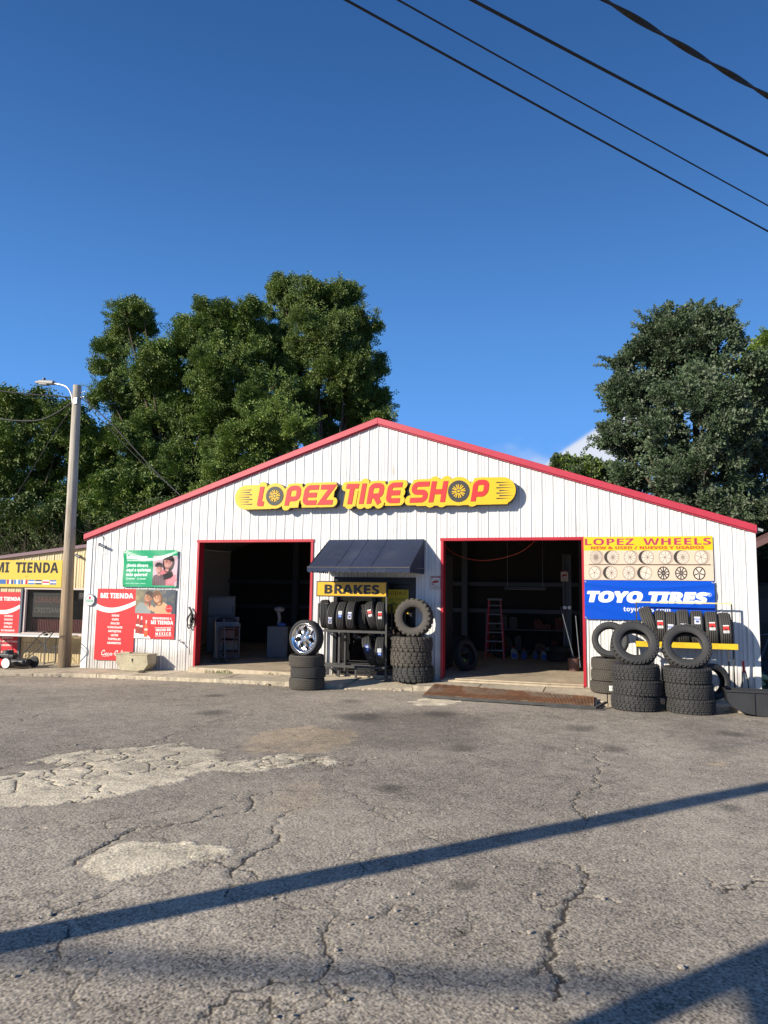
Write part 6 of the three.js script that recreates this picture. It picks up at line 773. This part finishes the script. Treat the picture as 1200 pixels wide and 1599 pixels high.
// ---------------------------------------------------------------- trees
function leafGeo(kind) {   // a sprig: leaves set along a little stem, tip along +y
  const pos = [], r = mulberry(kind * 77 + 3), leaf = (bx, by, bz, ax, ay, az, L, Wd, roll) => {
    const d = new THREE.Vector3(ax, ay, az).normalize(), s = new THREE.Vector3(Math.cos(roll), 0.3, Math.sin(roll)).cross(d).normalize().multiplyScalar(Wd / 2), n = new THREE.Vector3().crossVectors(d, s).normalize().multiplyScalar(Wd * 0.18);
    const b = new THREE.Vector3(bx, by, bz), t = b.clone().addScaledVector(d, L).addScaledVector(n, -0.6), m = b.clone().addScaledVector(d, L * 0.45), l = m.clone().add(s).add(n), q = m.clone().sub(s).add(n);
    pos.push(...b.toArray(), ...l.toArray(), ...t.toArray(), ...b.toArray(), ...t.toArray(), ...q.toArray());
  };
  const n = [11, 9][kind]; for (let k = 0; k < n; k++) { const t = k / (n - 1), a = k * 2.4 + r(), y = -0.16 + 0.4 * t, o = 0.5 + 0.5 * r(); const L = kind ? 0.15 + 0.05 * r() : 0.16 + 0.07 * r(); leaf(Math.cos(a) * 0.03, y, Math.sin(a) * 0.03, Math.cos(a) * o, kind ? 0.55 + 0.4 * r() : 0.05 + 0.5 * r(), Math.sin(a) * o, L, L * (kind ? 0.75 : 0.42), a + 1 + r()); }
  return poly3f(pos);
}
const LEAF = [leafGeo(0), leafGeo(1)];
function tree(name, label, category, base, blobs, { kind = 0, dens = 1, size = 1, colors, trunk = 0.3, spiky = 0, seed = 1, group, droop = 0 }) {
  const r = mulberry(seed), t = thing(name, label, category, base, 0, group), B = new THREE.Vector3(...base), limbs = [];
  const cen = blobs.reduce((s, b) => s.add(new THREE.Vector3(b[0], b[1], b[2])), new THREE.Vector3()).divideScalar(blobs.length).sub(B), fork = new THREE.Vector3(cen.x * 0.35, cen.y * 0.42, cen.z * 0.35);
  limbs.push(tube([[0, -0.3, 0], [fork.x * 0.3, fork.y * 0.5, fork.z * 0.3], fork.toArray()], trunk, 10, 9));
  blobs.forEach((b, i) => { const e = new THREE.Vector3(b[0], b[1], b[2]).sub(B), m = fork.clone().lerp(e, 0.5); m.y -= 0.3; m.x += (r() - 0.5) * 0.6; const path = new THREE.CatmullRomCurve3([fork, m, e]); for (let k = 0; k < 4; k++) { const p = path.getPoint(k / 4), q = path.getPoint((k + 1) / 4), w = trunk * 0.42; limbs.push(rod(p, q, w * (1 - k * 0.22), w * (1 - (k + 1) * 0.22), 6)); } for (let k = 0; k < 5; k++) { const a = r() * 6.28, el = r() * 2 - 0.6, d = new THREE.Vector3(Math.cos(a), el, Math.sin(a)).normalize().multiplyScalar(b[3] * 0.8); limbs.push(rod(e, e.clone().add(d), trunk * 0.09, 0.008, 5)); } });
  part('trunk', limbs, M.bark, t);
  const mats = [], cols = [], q = new THREE.Quaternion(), up = new THREE.Vector3(0, 1, 0), e = new THREE.Euler(), sc = new THREE.Vector3(), P = new THREE.Vector3();
  // lobes: each blob carries smaller bunches, so that the crown is broken up
  for (const b of blobs) {
    const c = new THREE.Vector3(b[0], b[1], b[2]).sub(B), bunches = []; const nb = Math.round(8 + b[3] * 7);
    for (let k = 0; k < nb; k++) { const u = r() * 2 - 1, a = r() * 6.28, s = Math.sqrt(1 - u * u), d = new THREE.Vector3(s * Math.cos(a), u, s * Math.sin(a)); bunches.push({ p: d.clone().multiplyScalar(b[3] * (0.42 + (spiky ? 0.68 : 0.52) * r())).add(c), r: b[3] * (0.2 + 0.21 * r()), d, tone: r() }); }
    for (const h of bunches) {
      const n = Math.round(66 * dens * h.r * h.r * 4 / (size * size) + 9);
      for (let k = 0; k < n; k++) {
        const u = r() * 2 - 1, a = r() * 6.28, s = Math.sqrt(1 - u * u), rad = h.r * Math.pow(r(), 0.4); P.set(s * Math.cos(a), u * 0.8, s * Math.sin(a));
        const dir = P.clone().multiplyScalar(0.6).add(h.d.clone().multiplyScalar(0.8)).add(new THREE.Vector3((r() - 0.5) * 0.9, 0.25 - droop + (r() - 0.5) * 0.6, (r() - 0.5) * 0.9)).normalize();
        P.multiplyScalar(rad); if (spiky) P.addScaledVector(h.d, spiky * h.r * r() * 0.9); P.add(h.p);
        q.setFromUnitVectors(up, dir).multiply(new THREE.Quaternion().setFromAxisAngle(up, r() * 6.28)); const z = size * (0.75 + 0.6 * r()); sc.set(z, z, z); mats.push(new THREE.Matrix4().compose(P, q, sc));
        const cc = colors[Math.floor(r() * colors.length)], k2 = 0.72 + 0.36 * r() + 0.24 * (h.tone - 0.5); cols.push([cc[0] * k2, cc[1] * k2, cc[2] * k2]);
      }
    }
  }
  for (const b of blobs) {   // loose leaves between the bunches
    const c = new THREE.Vector3(b[0], b[1], b[2]).sub(B), n = Math.round(44 * dens * b[3] * b[3] / (size * size));
    for (let k = 0; k < n; k++) { const u = r() * 2 - 1, a = r() * 6.28, s = Math.sqrt(1 - u * u), d = new THREE.Vector3(s * Math.cos(a), u, s * Math.sin(a)), w = 1 + 0.35 * Math.sin(d.x * 5 + b[0]) * Math.sin(d.y * 6 + b[1]) * Math.sin(d.z * 5 + b[2]); P.copy(d).multiplyScalar(b[3] * w * (0.45 + 0.55 * Math.sqrt(r()))).add(c); const dir = d.clone().multiplyScalar(0.7).add(new THREE.Vector3(r() - 0.5, r() - 0.35 - droop, r() - 0.5)).normalize(); q.setFromUnitVectors(up, dir).multiply(new THREE.Quaternion().setFromAxisAngle(up, r() * 6.28)); const z = size * (0.7 + 0.7 * r()); sc.set(z, z, z); mats.push(new THREE.Matrix4().compose(P, q, sc)); const cc = colors[Math.floor(r() * colors.length)], k2 = 0.65 + 0.55 * r(); cols.push([cc[0] * k2, cc[1] * k2, cc[2] * k2]); }
  }
  for (const b of blobs) {   // leafy shoots that stand out of the crown
    const c = new THREE.Vector3(b[0], b[1], b[2]).sub(B), ns = Math.round((spiky ? 16 : 9) * b[3] + 3);
    for (let k = 0; k < ns; k++) {
      const a = r() * 6.28, u = -0.35 + 1.3 * r(), d = new THREE.Vector3(Math.cos(a), u, Math.sin(a)).normalize(), L = (spiky ? 0.55 : 0.4) * (0.5 + r()), s0 = b[3] * (0.72 + 0.25 * r()), m = spiky ? 11 : 8;
      for (let i = 0; i < m; i++) { const t = i / (m - 1); P.copy(d).multiplyScalar(s0 + L * t).add(new THREE.Vector3(r() - 0.5, r() - 0.5 - droop * t, r() - 0.5).multiplyScalar(0.22 * (1.15 - t))).add(c); const dir = d.clone().multiplyScalar(0.9).add(new THREE.Vector3(r() - 0.5, r() - 0.4, r() - 0.5)).normalize(); q.setFromUnitVectors(up, dir).multiply(new THREE.Quaternion().setFromAxisAngle(up, r() * 6.28)); const z = size * (0.95 - 0.4 * t) * (0.8 + 0.4 * r()); sc.set(z, z, z); mats.push(new THREE.Matrix4().compose(P, q, sc)); const cc = colors[Math.floor(r() * colors.length)], k2 = 0.8 + 0.4 * r(); cols.push([cc[0] * k2, cc[1] * k2, cc[2] * k2]); }
    }
  }
  const im = new THREE.InstancedMesh(LEAF[kind], leafMat, mats.length); mats.forEach((m, i) => { im.setMatrixAt(i, m); im.setColorAt(i, new THREE.Color().setRGB(...cols[i])); }); shade(im); im.name = 'crown'; im.userData.kind = 'stuff'; t.add(im); return t;
}
const leafMat = new THREE.MeshPhysicalMaterial({ color: 0xffffff, roughness: 0.62, transmission: 0.3, thickness: 0, side: THREE.DoubleSide });
const GRN = [[0.145, 0.225, 0.02], [0.11, 0.19, 0.02], [0.185, 0.25, 0.026], [0.075, 0.145, 0.018]], DARK = [[0.12, 0.19, 0.018], [0.085, 0.155, 0.018], [0.155, 0.215, 0.022]], MAP = [[0.075, 0.125, 0.05], [0.056, 0.098, 0.036], [0.09, 0.138, 0.06], [0.15, 0.185, 0.11]], LITE = [[0.165, 0.245, 0.024], [0.19, 0.265, 0.03], [0.13, 0.21, 0.022]];
const TA = [[-20.5,16.4,-18.2,1.53],[-21,14.5,-17.7,1.36],[-17.5,13.1,-16,1.6],[-20.6,12.1,-16.8,1.04],[-19.9,11.6,-18.4,1.8],[-14.7,15.7,-17.2,1.22],[-15.8,14.5,-17.1,1.53],[-13.8,15.4,-18.2,1.72],[-13.4,12.7,-16.1,1.78],[-12.6,14,-18.4,1.71],[-16.2,11.9,-17.4,1.71],[-17,9.7,-16.9,2.02],[-13.8,10.3,-17.3,1.83],[-15.2,7.6,-16.6,1.97],[-17.5,7.6,-16.2,1.65],[-18.7,8.8,-15.6,1.48],[-12.4,16.1,-17.4,0.8],[-10.9,11.3,-16.5,1.44],[-19.8,16.5,-16.8,0.63],[-19,16.7,-17.2,0.56]];
const TB = [[-12.2,18.3,-21.3,1.33],[-10.1,17.5,-19.1,0.97],[-8.8,17.6,-20.5,1.35],[-7.6,16,-20.5,1.26],[-9,14.8,-18.5,1.84],[-11.4,15,-19.7,1.58],[-7.1,13.7,-20.1,1.03],[-7.8,12.8,-19,1.67],[-6.7,12,-20.9,0.97],[-10,12.3,-19.2,1.88],[-7.5,11.4,-20.4,1.37],[-9.3,11,-21.3,1.6],[-11.2,10.7,-19.6,1.38],[-5.8,10.5,-19.5,0.6],[-12.2,18.6,-20.4,0.65]];
const TC = [[-8.9,8.6,-11.7,0.98],[-8.2,9.2,-12.4,0.77],[-7,8.3,-11.6,0.69],[-9.5,7.6,-11.4,1.08],[-8.7,7.6,-12.8,1.17],[-10.2,6.4,-11.1,1.02],[-8.9,6.3,-11.6,1.07],[-11.2,5.4,-11.6,0.88]];
const TD = [[-24.5,10.9,-14.2,1.2],[-23.3,11,-15.2,1.09],[-21.1,10,-14.3,1.17],[-23.2,9.1,-13.9,1.37],[-23.2,8.5,-16.2,1.45],[-24.6,7.6,-14.1,1.26],[-23.5,6.8,-15.3,1.21],[-26.1,9.5,-13.8,1.5],[-27.3,7.1,-15.7,1.58]], TD2 = [[-20.2,9,-15.1,1.18],[-20.9,7.3,-16,1.42],[-18,5.9,-14.4,1.32],[-21.2,5.6,-15.6,1.33],[-16.8,6.6,-14.6,1.1]];
const TE = [[8.2,11.4,-12.9,0.77],[7.4,11.2,-13.3,0.88],[9,10.8,-12.7,0.85],[6.7,10.7,-13.7,0.8],[7.9,10.2,-14.2,1.3],[9.3,9.3,-12.1,1.15],[6,9.5,-12.5,0.63],[6.4,8.7,-12.8,1.02],[8.2,7.7,-11.2,1.34],[10.3,8.3,-14.1,1.33],[5.5,7.6,-12.4,0.58],[6.9,7.2,-14.1,1.2],[8.3,5.9,-11.2,1.22],[10.2,6.1,-12.6,1.14],[7.6,5.7,-12.7,0.82],[9.1,4.6,-11.5,0.99],[10.2,4.3,-12.2,0.89],[5.9,6.1,-12.6,0.43],[7,12.1,-13.4,0.35],[7.6,12.2,-13.1,0.34],[8.4,12.3,-13.5,0.39],[9.2,12,-13.3,0.39],[5.8,10.6,-13.2,0.3],[5.5,9.5,-12.7,0.29],[11.3,7.3,-14.6,1.46]];
const TF = [[3,8.1,-22.2,0.5],[3.9,8.2,-22,0.5],[4.6,7.7,-21.5,0.55],[4.2,7.4,-21.2,0.76],[5.3,7.4,-21.8,0.45]], TG2 = [[11.7,12,-18.6,0.84],[11.9,10.7,-17.9,1.09],[12.3,12.1,-17.6,0.81],[11.5,11,-18.8,0.7]], TH = [[10.3,4,-13.6,0.75],[10.8,3.4,-14.3,0.86],[10.5,2.3,-13.8,0.75],[11.1,4.3,-13.5,0.93],[9.8,3.2,-13.7,0.59]];
tree('broadleaf_tree', 'large dark green tree with rounded clumps behind left of the shop roof', 'tree', [-16.5, -0.36, -17.2], TA, { colors: GRN, trunk: 0.36, seed: 11, size: 0.66, dens: 0.74, droop: 0.2 });
tree('broadleaf_tree', 'tallest dark tree rising directly behind the shop roof peak', 'tree', [-9.2, -0.36, -20], TB, { colors: DARK, trunk: 0.42, seed: 12, size: 0.66, dens: 0.74, droop: 0.2 });
tree('broadleaf_tree', 'smaller brighter green tree just above the left roof slope', 'tree', [-9, -0.36, -11.8], TC, { colors: LITE, trunk: 0.2, seed: 13, size: 0.62, dens: 0.85, droop: 0.15 });
tree('broadleaf_tree', 'loose dark tree at the far left behind the street light', 'tree', [-24, -0.36, -15], TD, { colors: DARK, trunk: 0.16, seed: 14, dens: 0.8, size: 0.85, droop: 0.15 });
tree('broadleaf_tree', 'low leafy tree between utility pole and the large dark tree', 'tree', [-19.8, -0.36, -15.2], TD2, { colors: GRN, trunk: 0.22, seed: 15, droop: 0.15 });
tree('maple_tree', 'silvery dark green maple with spiky twigs behind right roof slope', 'tree', [8.6, -0.36, -12.8], TE, { colors: MAP, kind: 1, trunk: 0.3, seed: 16, size: 0.68, spiky: 1.35, dens: 0.55 });
tree('small_tree', 'small treetop just above the right roof slope in front of the cloud', 'tree', [4.2, -0.36, -21.8], TF, { colors: LITE.concat(MAP), kind: 1, trunk: 0.14, seed: 17, size: 0.9 });
tree('broadleaf_tree', 'light green tree behind the maple at the right picture edge', 'tree', [11.9, -0.36, -18.2], TG2, { colors: LITE, trunk: 0.2, seed: 18, size: 0.9 });
tree('shrub', 'leafy shrub filling the gap right of the shop above the carport', 'shrub', [10.5, -0.36, -13.8], TH, { colors: GRN, trunk: 0.08, seed: 19, size: 0.85 });
{   // bare brush over the store roof
  const t = thing('bare_shrub', 'tangled bare brown brush above the cream store roof', 'shrub', [-17, -0.36, -9]); const r = mulberry(55), gs = [];
  for (let k = 0; k < 90; k++) { let p = new THREE.Vector3((r() - 0.62) * 9.5, 0, (r() - 0.5) * 2), d = new THREE.Vector3((r() - 0.5) * 1.1, 1, (r() - 0.5) * 0.5).normalize(), w = 0.02; const n = 8; for (let s = 0; s < n; s++) { const q = p.clone().addScaledVector(d, 0.42 + 0.2 * r()); gs.push(rod(p, q, w, w * 0.82, 5)); w *= 0.82; if (s > 2) for (let b = 0; b < 2; b++) { const e = d.clone().add(new THREE.Vector3((r() - 0.5) * 1.8, (r() - 0.4) * 1.0, (r() - 0.5) * 1.4)).normalize(), m = q.clone().addScaledVector(e, 0.35 + 0.4 * r()); gs.push(rod(q, m, w * 0.6, w * 0.3, 4)); gs.push(rod(m, m.clone().addScaledVector(e.clone().add(new THREE.Vector3((r() - 0.5), (r() - 0.6), 0)).normalize(), 0.4), w * 0.3, 0.004, 4)); } p = q; d.add(new THREE.Vector3((r() - 0.5) * 0.6, -0.05, (r() - 0.5) * 0.5)).normalize(); } }
  part('branches', gs, M.twig, t);
}
tree('shrub', 'dark undergrowth behind the bare brush over the store roof', 'shrub', [-20, -0.36, -12.5], Array.from({ length: 24 }, (_, i) => [-27.5 + i * 0.62, 1.2 + ((i * 7) % 5) * 0.85, -12.6 - (i % 3) * 0.8, 1.0 + 0.2 * (i % 4)]), { colors: DARK.map((c) => c.map((v) => v * 0.75)), trunk: 0.05, seed: 20, size: 0.9 });
{   // far wood behind everything, down to the ground
  const r = mulberry(71), bl = []; for (let k = 0; k < 46; k++) { const x = lerp(-44, -2, r()); bl.push([x, lerp(1, 5.4, r()) + (x < -12 ? 1.0 : 0), -25 - 4 * r(), 1.6 + 1.1 * r()]); } for (let k = 0; k < 26; k++) bl.push([lerp(8.5, 34, r()), lerp(0.8, 4.6, r()), -24 - 4 * r(), 1.6 + r()]);
  const t = tree('far_wood', 'dense dark wood behind the buildings', 'wood', [-10, -0.36, -26], bl, { colors: DARK, trunk: 0.1, seed: 72, size: 1.7, dens: 1.1 }); t.userData.kind = 'stuff';
}
// ---------------------------------------------------------------- behind the camera: two poles and a board that throw the long shadows
{
  const p1 = thing('utility_pole', 'tall wooden pole standing across the lot', 'utility pole', [-0.78, 0, 16.19]); part('pole', rod([0, 0.1, 0], [0, 8.6, 0], 0.125, 0.12, 20), M.wood, p1); part('cross_arm', box(2.4, 0.12, 0.1, 0, 8.2, 0.15, 0, 0.9, 0), M.wood, p1);
  solo('overhead_cable', 'thick bundled cable spanning high along the road', 'cable', tube([[-30, 9.2, 31], [-9.3, 8.2, 26.6], [-7.9, 8.2, 26.3], [15, 9.0, 21.4]], 0.05, 40, 8), M.wire);
  const p2 = thing('roadside_sign', 'tall pole sign standing beside the road', 'sign', [1.07, 0.3, 17.01]); part('pole', rod([0, -0.2, 0], [0, 6.6, 0], 0.1, 0.1, 20), M.grayPaint, p2); part('panel', box(0.16, 1.3, 2.4, 0.0, 3.55, 1.3), M.white, p2);
}

scene.traverse((o) => { if (o.isMesh) { o.castShadow = true; o.receiveShadow = true; } });
renderer.setSize(768, 1024);
renderer.render(scene, camera);
